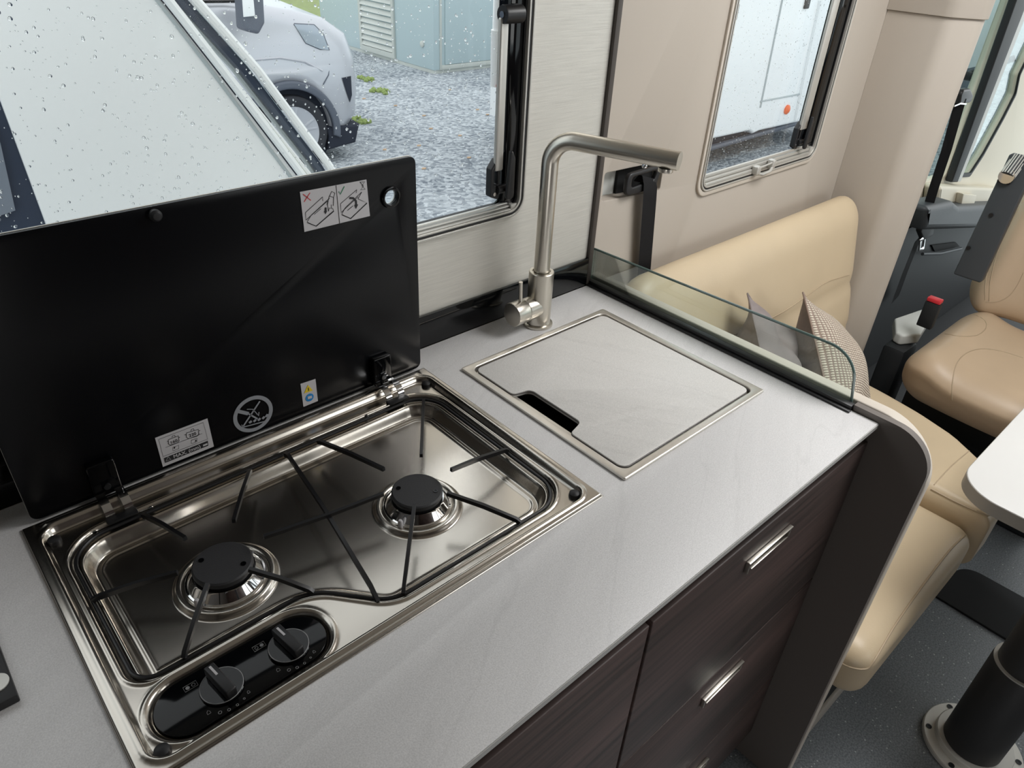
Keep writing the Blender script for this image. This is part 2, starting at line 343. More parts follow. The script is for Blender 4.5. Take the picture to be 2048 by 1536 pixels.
def cushion(x0, y0, z0, x1, y1, z1, r, n=28, fn=None, puff=0.0):
    """soft rounded box; fn(v) warps afterwards"""
    bm = bmesh.new(); bmesh.ops.create_cube(bm, size=2)
    bmesh.ops.subdivide_edges(bm, edges=bm.edges[:], cuts=n, use_grid_fill=True)
    H = Vector(((x1 - x0) / 2, (y1 - y0) / 2, (z1 - z0) / 2)); Cn = Vector(((x1 + x0) / 2, (y1 + y0) / 2, (z1 + z0) / 2))
    rv = r if hasattr(r, '__len__') else (r, r, r)
    I = Vector([max(H[i] - rv[i], 0) for i in range(3)])
    for v in bm.verts:
        q = v.co.copy()
        # denser near the borders
        p = Vector([math.copysign(1 - (1 - abs(q[i])) ** 1.35, q[i]) * H[i] for i in range(3)])
        cl = Vector([max(-I[i], min(I[i], p[i])) for i in range(3)]); d = p - cl
        dn = Vector([d[i] / rv[i] if rv[i] else 0 for i in range(3)])
        mxx = max(abs(dn.x), abs(dn.y), abs(dn.z), 1e-9)
        if dn.length > 0: dn = dn.normalized() * mxx if mxx < 1 else dn.normalized()
        v.co = cl + Vector([dn[i] * rv[i] for i in range(3)])
        if puff:
            a = (1 - (v.co.x / H.x) ** 2) * (1 - (v.co.y / H.y) ** 2)
            if v.co.z > 0: v.co.z += puff * max(a, 0)
        v.co += Cn
        if fn: v.co = fn(v.co)
    return fin(bm, 80)
def bvh(me_obj):
    me = me_obj.data; mw = Vector(OFF[me_obj.name])
    return BVHTree.FromPolygons([v.co + mw for v in me.vertices], [tuple(p.vertices) for p in me.polygons])
def seam(target, px, rad=0.0014, m='leather_seam', name='seam', n=8, lift=0.0004, parent=None, split=False):
    """stitched seam tube laid onto the surface of target, following the line the photograph shows"""
    T = bvh(target); pts = []
    P = [Vector(p) for p in px]
    dense = []
    for i in range(len(P) - 1):
        p0, p1, p2, p3 = P[max(i - 1, 0)], P[i], P[i + 1], P[min(i + 2, len(P) - 1)]
        k = max(2, int((p2 - p1).length / 7))
        for j in range(k):
            t_ = j / k
            dense.append(0.5 * ((2 * p1) + (p2 - p0) * t_ + (2 * p0 - 5 * p1 + 4 * p2 - p3) * t_ ** 2 + (3 * p1 - p0 - 3 * p2 + p3) * t_ ** 3))
    dense.append(P[-1])
    for q in dense:
        d = ray(q).normalized(); h = T.ray_cast(CAMP, d)
        if h[0] is not None:
            if pts and (h[0] - pts[-1]).length > 0.12: break
            pts.append(h[0] + h[1] * lift)
    if len(pts) < 3: print('SEAM MISS', name, px[0]); return None
    return obj(name, tube(pts, rad, n=6), m, parent or target)
def pillow(c, a, up, W, H, T, n=22, seed=1, wr=0.006, both=None):
    """two-faced square pillow, corner ears; returns (front mesh, back mesh)"""
    a = Vector(a).normalized(); up = Vector(up).normalized(); nrm = a.cross(up).normalized(); out = []
    rnd = random.Random(seed); ph = [rnd.uniform(0, 6.28) for _ in range(8)]
    for sgn in (1, -1):
        bm = bmesh.new(); uvl = bm.loops.layers.uv.new(); g = {}
        for i in range(n + 1):
            for j in range(n + 1):
                u = -1 + 2 * i / n; v = -1 + 2 * j / n
                th = T * (max(0, (1 - abs(u) ** 2.4)) ** 0.75) * (max(0, (1 - abs(v) ** 2.4)) ** 0.75)
                pin = 1 - 0.10 * (1 - u * u) * (1 if abs(v) > .0 else 1) * v * v
                pin2 = 1 - 0.10 * (1 - v * v) * u * u
                wv = wr * (math.sin(7 * u + 3 * v + ph[0]) + math.sin(5 * v - 6 * u + ph[1])) * (1 - u ** 4) * (1 - v ** 4)
                g[i, j] = bm.verts.new(Vector(c) + a * (u * W / 2 * pin2) + up * (v * H / 2 * pin) + nrm * (sgn * th + wv))
        for i in range(n):
            for j in range(n):
                f = bm.faces.new((g[i, j], g[i + 1, j], g[i + 1, j + 1], g[i, j + 1]))
                for l, (p, q) in zip(f.loops, ((i, j), (i + 1, j), (i + 1, j + 1), (i, j + 1))): l[uvl].uv = (p / n, q / n)
        if sgn < 0: bmesh.ops.reverse_faces(bm, faces=bm.faces)
        out.append(fin(bm, 80, recalc=False))
    return out

# ================================================================== SETTING
S = dict(kind='structure')
obj('floor', box(-0.75, -1.3, -0.04, 2.35, 0.9, 0), 'vinyl_floor', **S)
obj('floor', box(2.35, -1.3, -0.06, 4.4, 0.95, -0.01), 'cab_dark', label='dark rubber floor of the driving cab', **S)
obj('ceiling', slab([rr(-0.75, -1.3, 4.0, 0.9, 0.01), rr(1.2, -0.28, 1.9, 0.38, 0.05)], 'xy', 1.98, 2.02), 'cream_wall', **S)
obj('wall_left', box(-0.79, -1.3, 0, -0.75, 0.9, 1.98), 'dark_trim', **S)
obj('wall_near', slab([[(-0.75, 0), (4.0, 0), (4.0, 1.98), (-0.75, 1.98)], rr(1.0, 0.9, 2.0, 1.6, .05), rr(2.5, 0.75, 3.7, 1.7, .1)], 'xz', -1.34, -1.30), 'dark_wood', **S)
# brushed laminate wall behind the hob, with the window cut out
obj('wall_kitchen', slab([[(-0.75, 0.90), (0.998, 0.90), (0.998, 1.98), (-0.75, 1.98)], rr(-0.45, 1.091, 0.811, 1.62, 0.028)], 'xz', 0.852, 0.866), 'brushed_laminate', **S)
obj('wall_outer', slab([[(-0.75, 0), (0.998, 0), (0.998, 1.98), (-0.75, 1.98)], rr(-0.45, 1.091, 0.811, 1.62, 0.028)], 'xz', 0.8665, 0.892), 'cream_wall', label='wall core behind the kitchen splash panel', **S)
wb = obj('wall_back', slab([[(1.011, 0), (2.16, 0), (2.16, 1.98), (1.011, 1.98)], rr(1.354, 1.016, 1.846, 1.65, 0.02), fillet([(1.036, 1.058), (1.215, 1.046), (1.215, 1.106), (1.036, 1.112)], .006)], 'xz', 0.862, 0.890, 0.0015), 'cream_wall', **S)
obj('trim_1', box(0.999, 0.845, 0.885, 1.0105, 0.875, 1.98, 0.001), 'dark_trim', label='dark vertical trim strip between splash panel and cream wall', **S)
obj('trim_2', box(-0.75, 0.8455, 0.9005, 1.0055, 0.8515, 0.958, 0.0012), 'black_gloss', label='glossy black upstand strip along the back of the worktop', **S)
obj('shade_sheet', box(-0.75, 0.8440, 0.9585, 0.10, 0.8510, 1.085, 0.0012), 'black_gloss', label='black sheet added for the shade on the wall at the left of the hob', **S)  # thin black sheet added to stand in for shade on the wall
# pillar / side wall that closes the dinette towards the cab
prof = fillet([(2.04, 0.8615), (2.04, 0.715), (2.090, 0.649), (2.15, 0.674), (2.15, 0.8615)], [0, .05, .03, .004, 0])
obj('wall_right', slab([prof], 'xy', 0.0, 1.345, 0.001), 'cream_wall', label='cream side panel wrapping the door pillar', **S)
prof2 = fillet([(2.034, 0.8615), (2.034, 0.710), (2.088, 0.643), (2.156, 0.668), (2.156, 0.8615)], [0, .05, .03, .004, 0])
obj('wall_right', slab([prof2], 'xy', 1.3458, 1.98, 0.002), 'cream_wall', label='upper cream side panel above the pillar joint', **S)
obj('trim_3', box(2.1505, 0.676, 0.3, 2.164, 0.690, 1.98, 0.004), 'cream_trim', label='pale edge strip on the cab side of the pillar', **S)

# ---- windows
def window(nm, x0, x1, z0, z1, yf, rail, cham, bar_x, lab, bl=.218, bw=.009):
    root = thing(nm, lab, None, ((x0 + x1) / 2, yf + 0.02, z0)); root['kind'] = 'structure'; root['label'] = lab
    o_ = 0.0
    for a, m_, yy in ((0.0, 'satin_aluminium', 0.0), (0.004, 'rubber', 0.0015), (0.0075, 'satin_aluminium', 0.001)):
        obj('frame', slab([rr(x0 + a, z0 + a, x1 - a, z1 - a, 0.03 - a), rr(x0 + a + .0035, z0 + a + .0035, x1 - a - .0035, z1 - a - .0035, 0.028 - a)], 'xz', yf - 0.006 + yy, yf + 0.012, 0.0008), m_, root)
    i = 0.0112
    obj('reveal', slab([rr(x0 + i, z0 + i, x1 - i, z1 - i, 0.022), rr(x0 + i + .003, z0 + i + .003, x1 - i - .003, z1 - i - .003, 0.02)], 'xz', yf + 0.001, yf + 0.034), 'rubber', root)
    # three ribbed blind rail
    bm_ = []
    zz = z0 + i
    for k in range(3):
        h = (rail - i) / 3
        bm_.append(box(x0 + 0.02, yf - 0.004 + 0.004 * k, zz + k * h, x1 - 0.028, yf + 0.010, zz + (k + 1) * h - 0.0012, 0.0014))
    obj('blind_rail', join(*bm_), 'satin_aluminium', root)
    obj('rail_end', box(x1 - 0.0275, yf - 0.003, zz, x1 - 0.0125, yf + 0.01, zz + (rail - i) * 0.72, 0.001), 'satin_aluminium', root)
    # black side channel
    obj('side_channel', box(x1 - cham, yf + 0.002, zz + (rail - i) + .001, x1 - 0.012, yf + 0.030, z1 - 0.02, 0.004), 'black_gloss', root)
    # pane with black border and rounded corner
    pb = (x0 + 0.02, z0 + rail - 0.012, x1 - 0.018, z1 - 0.02)
    obj('pane_border', slab([rr(x0 + .015, z0 + i + .004, x1 - .0145, z1 - .015, .02), rr(*pb, 0.036)], 'xz', yf + 0.026, yf + 0.0285), 'rubber', root)
    pane = obj('pane', slab([rr(x0 + .015, z0 + i + .004, x1 - .0145, z1 - .015, .02)], 'xz', yf + 0.029, yf + 0.0325), 'acrylic', root)
    obj('pane_rim', tube([(p[0], yf + 0.0275, p[1]) for p in rr(pb[0], pb[1], pb[2], pb[3], 0.036)], 0.0012, 6, closed=True), 'clear_glass', root)
    # stay bar
    bt = z0 + 0.08
    obj('stay_bar', box(bar_x - 0.007, yf - 0.002, bt, bar_x + bw, yf + 0.006, bt + bl, 0.003, 3), 'satin_aluminium', root)
    obj('stay_joint', lathe([(0.0, -0.012), (0.012, -0.012), (0.0125, -0.010), (0.0125, 0.022), (0.0, 0.022)], (bar_x + 0.008, yf - 0.001, bt + bl + .004), 24, 'x'), 'black_plastic', root)
    obj('screw', lathe([(0, 0), (.0045, 0), (.0045, -.0015), (0, -.0015)], (bar_x - .0042, yf - .001, bt + bl + .004), 16, 'x'), 'chrome', root)
    lt = obj('latch', slab([fillet([(bar_x + .006, bt - .045), (bar_x + .022, bt - .045), (bar_x + .022, bt + .02), (bar_x + .012, bt + .042)], [.008, .008, .012, .004])], 'xz', yf - 0.016, yf - 0.009, 0.0025), 'black_plastic', root)
    obj('latch_bracket', slab([fillet([(bar_x - .014, bt - .040), (bar_x + .004, bt - .048), (bar_x + .006, bt + .020), (bar_x - .003, bt + .018), (bar_x - .014, bt + .004)], .004), fillet([(bar_x - .007, bt - .022), (bar_x + .000, bt - .022), (bar_x + .000, bt + .008), (bar_x - .007, bt + .000)], .002)], 'xz', yf + 0.000, yf + 0.014, 0.002), 'black_plastic', root)
    obj('latch_pivot', lathe([(0, 0), (.007, 0), (.007, .018), (0, .018)], (bar_x - .002, yf + .0, bt - .03), 20, 'x'), 'black_plastic', root)
    obj('corner_block', box(x1 - .034, yf + .004, z0 + rail - .006, x1 - .014, yf + .022, z0 + rail + .03, .004), 'black_plastic', root)
    obj('screw', lathe([(0, 0), (.003, 0), (.003, .0015), (0, .0015)], (bar_x - .007, yf - .0015, bt - .036), 14, 'y'), 'chrome', root)
    return root, pane
w1, pane1 = window('window_1', -0.45, 0.815, 1.087, 1.62, 0.8485, 0.024, 0.042, 0.759, 'aluminium framed camper window behind the raised hob lid')
w2, pane2 = window('window_2', 1.352, 1.848, 1.014, 1.65, 0.8600, 0.036, 0.062, 1.752, 'aluminium framed camper window above the beige bench', .42, .022)
obj('window_surround', slab([rr(1.343, 1.003, 1.858, 1.66, 0.036), rr(1.351, 1.0135, 1.849, 1.652, 0.03)], 'xz', 0.8565, 0.8635, 0.002), 'cream_trim', w2)
hx = 1.60
obj('blind_handle', join(box(hx - .045, .842, 1.021, hx - .028, .858, 1.041, .003, 3), box(hx + .020, .842, 1.024, hx + .034, .858, 1.046, .003, 3), tube([(hx - .036, .846, 1.024), (hx - .02, .842, 1.020), (hx + .012, .842, 1.022), (hx + .027, .846, 1.030)], .0035, 10), tube([(hx - .036, .846, 1.036), (hx + .027, .846, 1.040)], .002, 8)), 'satin_aluminium', w2)

def drops(parent, x0, x1, z0, z1, y, n, rs, seed):
    bm = bmesh.new(); bmesh.ops.create_icosphere(bm, subdivisions=2, radius=1)
    V = np.array([v.co[:] for v in bm.verts]); F = np.array([[v.index for v in f.verts] for f in bm.faces]); bm.free()
    R_ = np.random.RandomState(seed); vs = []; fs = []
    for k in range(n):
        r = rs[0] + (rs[1] - rs[0]) * R_.rand() ** 3.2
        c = np.array([x0 + (x1 - x0) * R_.rand(), y, z0 + (z1 - z0) * R_.rand()])
        s = np.array([r * (0.85 + .3 * R_.rand()), r * 0.30, r * (0.9 + .35 * R_.rand())])
        vs.append(V * s + c); fs.append(F + len(V) * k)
    me = bpy.data.meshes.new('d'); me.from_pydata(np.concatenate(vs).tolist(), [], np.concatenate(fs).tolist()); me.polygons.foreach_set('use_smooth', [True] * len(me.polygons))
    return obj('raindrops', me, 'water', parent, kind='stuff', label='raindrops on the outer face of the pane')
drops(pane1, 0.05, 0.79, 1.11, 1.50, 0.8816, 2600, (0.0005, 0.0021), 3)
drops(pane2, 1.36, 1.80, 1.03, 1.50, 0.8931, 1800, (0.0004, 0.0015), 5)

# ================================================================== KITCHEN
cab = thing('kitchen_cabinet', 'dark brown woodgrain kitchen base cabinet under the grey worktop', 'cabinet', (0.3, 0.55, 0))
obj('body', join(box(-0.745, 0.286, 0.09, 1.0, 0.84, 0.84), box(-0.745, 0.30, 0.0, 1.0, 0.84, 0.09)), 'dark_void', cab)
def front(x0, x1, z0, z1, nm):
    return obj(nm, box(x0, 0.262, z0, x1, 0.281, z1, 0.0014, 3), 'dark_wood', cab)
def handle(par, x0, x1, z):
    bm1 = box(x0, 0.2555, z - .0020, x1, 0.2615, z + .0005, 0.0008)
    bm2 = box(x0 + .001, 0.2560, z - .020, x0 + .0035, 0.2615, z - .0021, 0.0004)
    bm3 = box(x0 + .010, 0.2560, z - .0175, x1 - .006, 0.2615, z - .0155, 0.0006)
    bm4 = box(x1 - .0065, 0.2560, z - .0153, x1 - .004, 0.2615, z - .0021, 0.0004)
    obj('handle', join(bm1, bm2, bm3, bm4), 'nickel', par, label='slim metal strip handle')
for z0, z1, hz in ((0.5655, 0.865, 0.822), (0.2865, 0.562, 0.522), (0.093, 0.283, 0.236)):
    d = front(0.4895, 1.009, z0, z1, 'drawer'); handle(d, 0.692, 0.801, hz)
front(-0.10, 0.4835, 0.093, 0.865, 'door'); front(-0.745, -0.104, 0.093, 0.865, 'door')

ct = thing('worktop', 'light grey stone effect laminate worktop around hob and sink', 'worktop', (0.3, 0.55, 0.886))
obj('slab', slab([[(-0.748, 0.259), (1.0115, 0.259), (1.0115, 0.8453), (-0.748, 0.8453)], [(0.013, 0.421), (0.561, 0.421), (0.561, 0.786), (0.013, 0.786)], [(0.618, 0.421), (0.940, 0.421), (0.940, 0.748), (0.618, 0.748)]], 'xy', 0.8912, 0.900, 0.0006, 1), 'stone_laminate', ct)
obj('front_edge', box(-0.748, 0.2578, 0.8914, 1.0118, 0.2588, 0.8990), 'stone_edge', ct)

# ---- end panel beside the bench
ep = thing('end_panel', 'dark taupe kitchen end panel with rounded top corner beside the bench', 'panel', (1.03, 0.5, 0))
obj('face', slab([fillet([(0.861, 0), (0.861, 0.8855), (0.301, 0.8855), (0.301, 0.910), (0.172, 0.910), (0.172, 0)], [0, 0, 0, 0, 0.092, 0], 14)], 'yz', 1.0125, 1.0250), 'dark_panel', ep)
obj('edge_trim', slab([fillet([(0.861, 0), (0.861, 0.912), (0.170, 0.912), (0.170, 0)], [0, 0, 0.094, 0], 14)], 'yz', 1.0255, 1.0480, 0.003), 'cream_trim', ep, label='pale rounded edge trim')
# ---- glass splash guard in its black channel
gs = thing('glass_guard', 'low clear glass splash guard standing in a black rail at the worktop end', 'glass guard', (1.02, 0.58, 0.9))
obj('rail', join(box(1.0065, 0.302, 0.890, 1.0195, 0.860, 0.909, 0.0008), box(1.0195, 0.302, 0.890, 1.0250, 0.860, 0.900), box(0.9995, 0.300, 0.9005, 1.0064, 0.845, 0.9035, 0.0008)), 'black_plastic', gs)
obj('pane', slab([fillet([(0.858, 0.9005), (0.858, 0.969), (0.325, 0.985), (0.308, 0.9005)], [0.0, 0.006, 0.066, 0.0], 16)], 'yz', 1.0200, 1.0240, 0.0), 'clear_glass', gs)
gp = fillet([(0.858, 0.9005), (0.858, 0.969), (0.325, 0.985), (0.308, 0.9005)], [0.0, 0.006, 0.066, 0.0], 16)
obj('pane_edge', tube([(1.022, p[0], p[1]) for p in gp], 0.0021, 6, caps=True), 'glass_edge', gs, label='grey green cut edge of the glass')

# ---- sink with cover
sk = thing('sink', 'rectangular built in sink with stainless steel rim and black basin', 'sink', (0.779, 0.585, 0.9))
obj('rim', slab([rr(0.611, 0.414, 0.947, 0.7545, 0.004), rr(0.6235, 0.426, 0.9345, 0.743, 0.014)], 'xy', 0.9002, 0.9044, 0.0017, 2, ang=50), 'steel_satin', sk)
obj('inner_rim', slab([rr(0.6205, 0.4235, 0.9375, 0.7455, 0.014), rr(0.636, 0.440, 0.922, 0.730, 0.012)], 'xy', 0.892, 0.8960, 0.0008), 'steel_satin', sk)
bx = [box(0.632, 0.436, 0.845, 0.926, 0.734, 0.848), box(0.632, 0.436, 0.8485, 0.635, 0.734, 0.8915), box(0.923, 0.436, 0.8485, 0.926, 0.734, 0.8915), box(0.632, 0.436, 0.8485, 0.926, 0.439, 0.8915), box(0.632, 0.731, 0.8485, 0.926, 0.734, 0.8915)]
obj('basin', join(*bx), 'dark_void', sk)
cvp = fillet([(0.6275, 0.430), (0.930, 0.430), (0.930, 0.7385), (0.6275, 0.7385), (0.6275, 0.650), (0.658, 0.643), (0.658, 0.537), (0.6275, 0.528)], [.012, .012, .012, .012, .008, .012, .010, .008])
cv = thing('sink_cover', 'stone effect sink cover with finger notch closing the sink', 'sink cover', (0.779, 0.585, 0.896))
obj('board', slab([cvp], 'xy', 0.8962, 0.9036, 0.0008), 'stone_cover', cv)
obj('edge_band', tube([(p[0], p[1], 0.9010) for p in cvp], 0.0010, 6, closed=True), 'dark_trim', cv, label='dark edge band around the cover')

# ---- tap
tx, ty = 0.815, 0.791
tp = thing('tap', 'brushed nickel L shaped mixer tap behind the sink', 'tap', (tx, ty, 0.9))
obj('base_ring', lathe([(0, .0002), (.0262, .0002), (.0265, .0015), (.0262, .004), (.0235, .0055), (0, .0055)], (tx, ty, 0.9)), 'nickel', tp)
obj('body', lathe([(0, .0056), (.0215, .0056), (.0215, .101), (.0205, .102), (.0155, .102), (.0150, .0995), (0, .0995)], (tx, ty, 0.9), 48), 'nickel', tp)
ds = Vector((0.067, -0.188, 0)).normalized(); zc = 1.225; rb = 0.040
pts = [(tx, ty, 1.0)] + [(tx, ty, 1.0 + 0.02 * k) for k in range(1, 9)] + arc3((tx + ds.x * rb, ty + ds.y * rb, zc - rb), rb, math.pi, math.pi / 2, ds, (0, 0, 1), 14)[0:]
pts = [Vector(p) for p in pts]; pts += [pts[-1] + ds * (0.018 * k) for k in range(1, 10)]
obj('spout', tube(pts, 0.0136, 28), 'nickel', tp)
tip = pts[-1]
obj('aerator', lathe([(0, 0), (.0105, 0), (.011, .001), (.011, .006), (0, .006)], (tip.x - ds.x * .018, tip.y - ds.y * .018, zc - 0.0185), 24), 'nickel', tp)
obj('spout_clip', box(tip.x - ds.x * .05 - .003, tip.y - ds.y * .05 - .003, zc - .019, tip.x - ds.x * .05 + .003, tip.y - ds.y * .05 + .003, zc - .0128, .001), 'chrome', tp)
lz = 0.938
obj('handle_collar', lathe([(0, -.004), (.0200, -.004), (.0200, -.0335), (.0195, -.0342), (0, -.0342)], (tx - .002, ty, lz), 40, 'x'), 'nickel', tp)
lv = obj('handle', lathe([(0, 0), (.0206, 0), (.0210, -.0006), (.0210, -.0265), (.0203, -.0273), (0, -.0273)], (tx - .0370, ty, lz), 40, 'x'), 'nickel', tp, label='short round side handle')
obj('lever_pin', tube([(tx - .0455, ty, lz + .0195), (tx - .0475, ty, lz + .0565)], .0034, 14), 'nickel', lv)

# ---- hob
HB = thing('hob', 'stainless steel two burner gas hob set in the grey worktop', 'hob', (0.287, 0.603, 0.9))
Wp = fillet([(.030, .7515), (.030, .512), (.212, .512), (.272, .4425), (.5435, .4425), (.5435, .7515)], [.050, .026, .060, .050, .050, .050], 10)
Sp = rr(.0290, .4330, .2070, .5035, .035, 12)
def sdf_poly(P, X, Y):
    P = np.array(P); d2 = np.full(X.shape, 1e9); ins = np.zeros(X.shape, bool)
    for i in range(len(P)):
        a = P[i - 1]; b = P[i]; e = b - a; L2 = e @ e
        if L2 < 1e-14: continue
        wx = X - a[0]; wy = Y - a[1]; t_ = np.clip((wx * e[0] + wy * e[1]) / L2, 0, 1)
        d2 = np.minimum(d2, (wx - e[0] * t_) ** 2 + (wy - e[1] * t_) ** 2)
        c1 = (a[1] <= Y) != (b[1] <= Y)
        with np.errstate(divide='ignore', invalid='ignore'):
            xi = a[0] + (Y - a[1]) / (b[1] - a[1] if b[1] != a[1] else 1e-12) * e[0]
        ins ^= c1 & (X < xi)
    d = np.sqrt(d2); return np.where(ins, d, -d)
def ss(t_): t_ = np.clip(t_, 0, 1); return t_ * t_ * (3 - 2 * t_)
BR = [(0.3935, 0.5700), (0.1585, 0.6080)]
def hob_mesh():
    x0, x1, y0, y1 = .0050, .5690, .4125, .7940; st = 0.00105
    nx = int((x1 - x0) / st) + 1; ny = int((y1 - y0) / st) + 1
    xs = np.linspace(x0, x1, nx); ys = np.linspace(y0, y1, ny); X, Y = np.meshgrid(xs, ys)
    do = np.minimum(np.minimum(X - x0, x1 - X), np.minimum(Y - y0, y1 - Y))
    dr = sdf_poly(rr(.0195, .4265, .5535, .7740, .019), X, Y)      # inside of the raised rim bead
    dw = sdf_poly(Wp, X, Y); dS = sdf_poly(Sp, X, Y)
    z = .9006 + .0032 * ss(do / .0035)
    z += .0016 * np.exp(-((dr + .003) / .0028) ** 2)
    z -= .0075 * ss((dr + .001) / .0055)
    z += .0032 * np.exp(-((Y - .7815) / .0045) ** 2) * ss((X - .02) / .01) * ss((.555 - X) / .01)   # long bead under the lid
    back = ss((Y - .72) / .02)
    z += .0014 * np.exp(-((dw + .002) / .0018) ** 2)
    z -= (.0082) * ss((dw) / .0050)
    z -= (.0170) * ss((dw - .0125) / .0095)
    z += .0014 * np.exp(-((dw - .0115) / .0016) ** 2)
    z += .0016 * np.exp(-((dw - .0275) / .0024) ** 2)
    z += .0017 * np.exp(-((dS + .003) / .0026) ** 2)
    z -= .0062 * ss((dS) / .0055)
    for cx, cy in BR:
        r = np.hypot(X - cx, Y - cy)
        z += .0060 * ss((.0575 - r) / .0065) - .0035 * ss((.0475 - r) / .004)
    verts = np.stack([X, Y, z], -1).reshape(-1, 3)
    idx = np.arange(nx * ny).reshape(ny, nx)
    q = np.stack([idx[:-1, :-1], idx[:-1, 1:], idx[1:, 1:], idx[1:, :-1]], -1).reshape(-1, 4)
    # skirt down to the worktop
    me = bpy.data.meshes.new('hob'); per = np.concatenate([idx[0, :], idx[1:, -1], idx[-1, -2::-1], idx[-2:0:-1, 0]])
    nv = len(verts); sk_ = verts[per].copy(); sk_[:, 2] = .9001
    per2 = np.arange(nv, nv + len(per)); pq = np.stack([per, np.roll(per, -1), np.roll(per2, -1), per2], -1)[:, ::-1]
    me.from_pydata(np.concatenate([verts, sk_]).tolist(), [], np.concatenate([q, pq]).tolist())
    me.polygons.foreach_set('use_smooth', [True] * len(me.polygons)); me.update(); return me
hp = obj('tray', hob_mesh(), 'steel', HB)
obj('control_panel', slab([rr(.0345, .4385, .2015, .4980, .0296, 12)], 'xy', .8925, .8948, .0006), 'black_gloss', HB)
for i, (cx, cy) in enumerate(BR):
    bz = .8735
    b_ = obj('burner', lathe([(0, 0), (.0425, 0), (.0425, .0035), (.0405, .0042), (.0345, .0130), (.0335, .0150), (0, .0150)], (cx, cy, bz), 56), 'chrome', HB)
    obj('burner_gap', lathe([(0, .0150), (.0285, .0150), (.0285, .0190), (0, .0190)], (cx, cy, bz), 40), 'black_plastic', b_)
    obj('burner_cap', lathe([(0, .0190), (.0318, .0190), (.0322, .0198), (.0322, .0245), (.0305, .0262), (0, .0266)], (cx, cy, bz), 56), 'black_cast', b_)
    for a in (2.35, -0.79):
        obj('cap_screw', lathe([(0, .0264), (.0030, .0264), (.0030, .0272), (.0016, .0272), (.0014, .0266), (0, .0266)], (cx + .0235 * math.cos(a), cy + .0235 * math.sin(a), bz), 18), 'black_gloss', b_)
    obj('igniter', lathe([(0, 0), (.0032, 0), (.0032, .010), (.002, .013), (0, .0135)], (cx - .0395, cy - .0195, bz), 14), 'print_white', b_)
for (px, py) in ((.030, .757), (.5455, .757), (.5435, .4395), (.0300, .4375)):
    obj('pad', lathe([(0, 0), (.0068, 0), (.0072, .002), (.0066, .006), (.004, .0078), (0, .0082)], (px, py, .8952), 24), 'rubber', HB)
for px in (.068, .131, .434, .497):
    obj('screw', lathe([(0, 0), (.0035, 0), (.0035, -.0015), (0, -.0028)], (px, .7495, .8925), 16, 'y'), 'chrome', HB)
# wire support with twelve fingers
PS = thing('pan_support', 'black enamelled wire pan support lying in the hob tray', 'pan support', (0.287, 0.603, 0.888))
Wi = fillet([(.0365, .745), (.0365, .5185), (.2148, .5185), (.2748, .449), (.537, .449), (.537, .745)], [.044, .022, .058, .052, .044, .044], 10)
obj('frame', tube([(p[0], p[1], .8925) for p in Wi], .0024, 10, closed=True), 'black_enamel', PS)
fingers = [((.519, .727), BR[0], 47), ((.538, .56), BR[0], -16), ((.4575, .4475), BR[0], -73), ((.287, .4475), BR[0], -129), ((.348, .735), BR[0], 117),
           ((.251, .735), BR[1], 47), ((.119, .738), BR[1], 117), ((.036, .645), BR[1], 182), ((.080, .518), BR[1], -128), ((.2145, .5105), BR[1], -74)]
for (ox, oy), (cx, cy), a in fingers:
    ix, iy = cx + .046 * math.cos(math.radians(a)), cy + .046 * math.sin(math.radians(a))
    d_ = Vector((ix - ox, iy - oy, 0)); 
    P_ = [Vector((ox, oy, .8965)), Vector((ox, oy, .9000)) + d_ * .06, Vector((ox, oy, .9100)) + d_ * .5, Vector((ix, iy, .9172))]
    obj('finger', tube(P_, 0, up=(0, 0, 1), sq=lambda t_: (.0042, .0062 - .0022 * abs(t_ - .5))), 'black_enamel', PS)
obj('cross_bar', tube([(.301, .738, .8965), (.299, .722, .905), (.281, .60, .9125), (.2625, .472, .905), (.2605, .456, .8965)], 0, up=(0, 0, 1), sq=(.0042, .006)), 'black_enamel', PS)
obj('cross_bar', tube([(.3466, .5735, .9172), (.28, .584, .916), (.2045, .5975, .9172)], 0, up=(0, 0, 1), sq=(.0042, .0045)), 'black_enamel', PS)
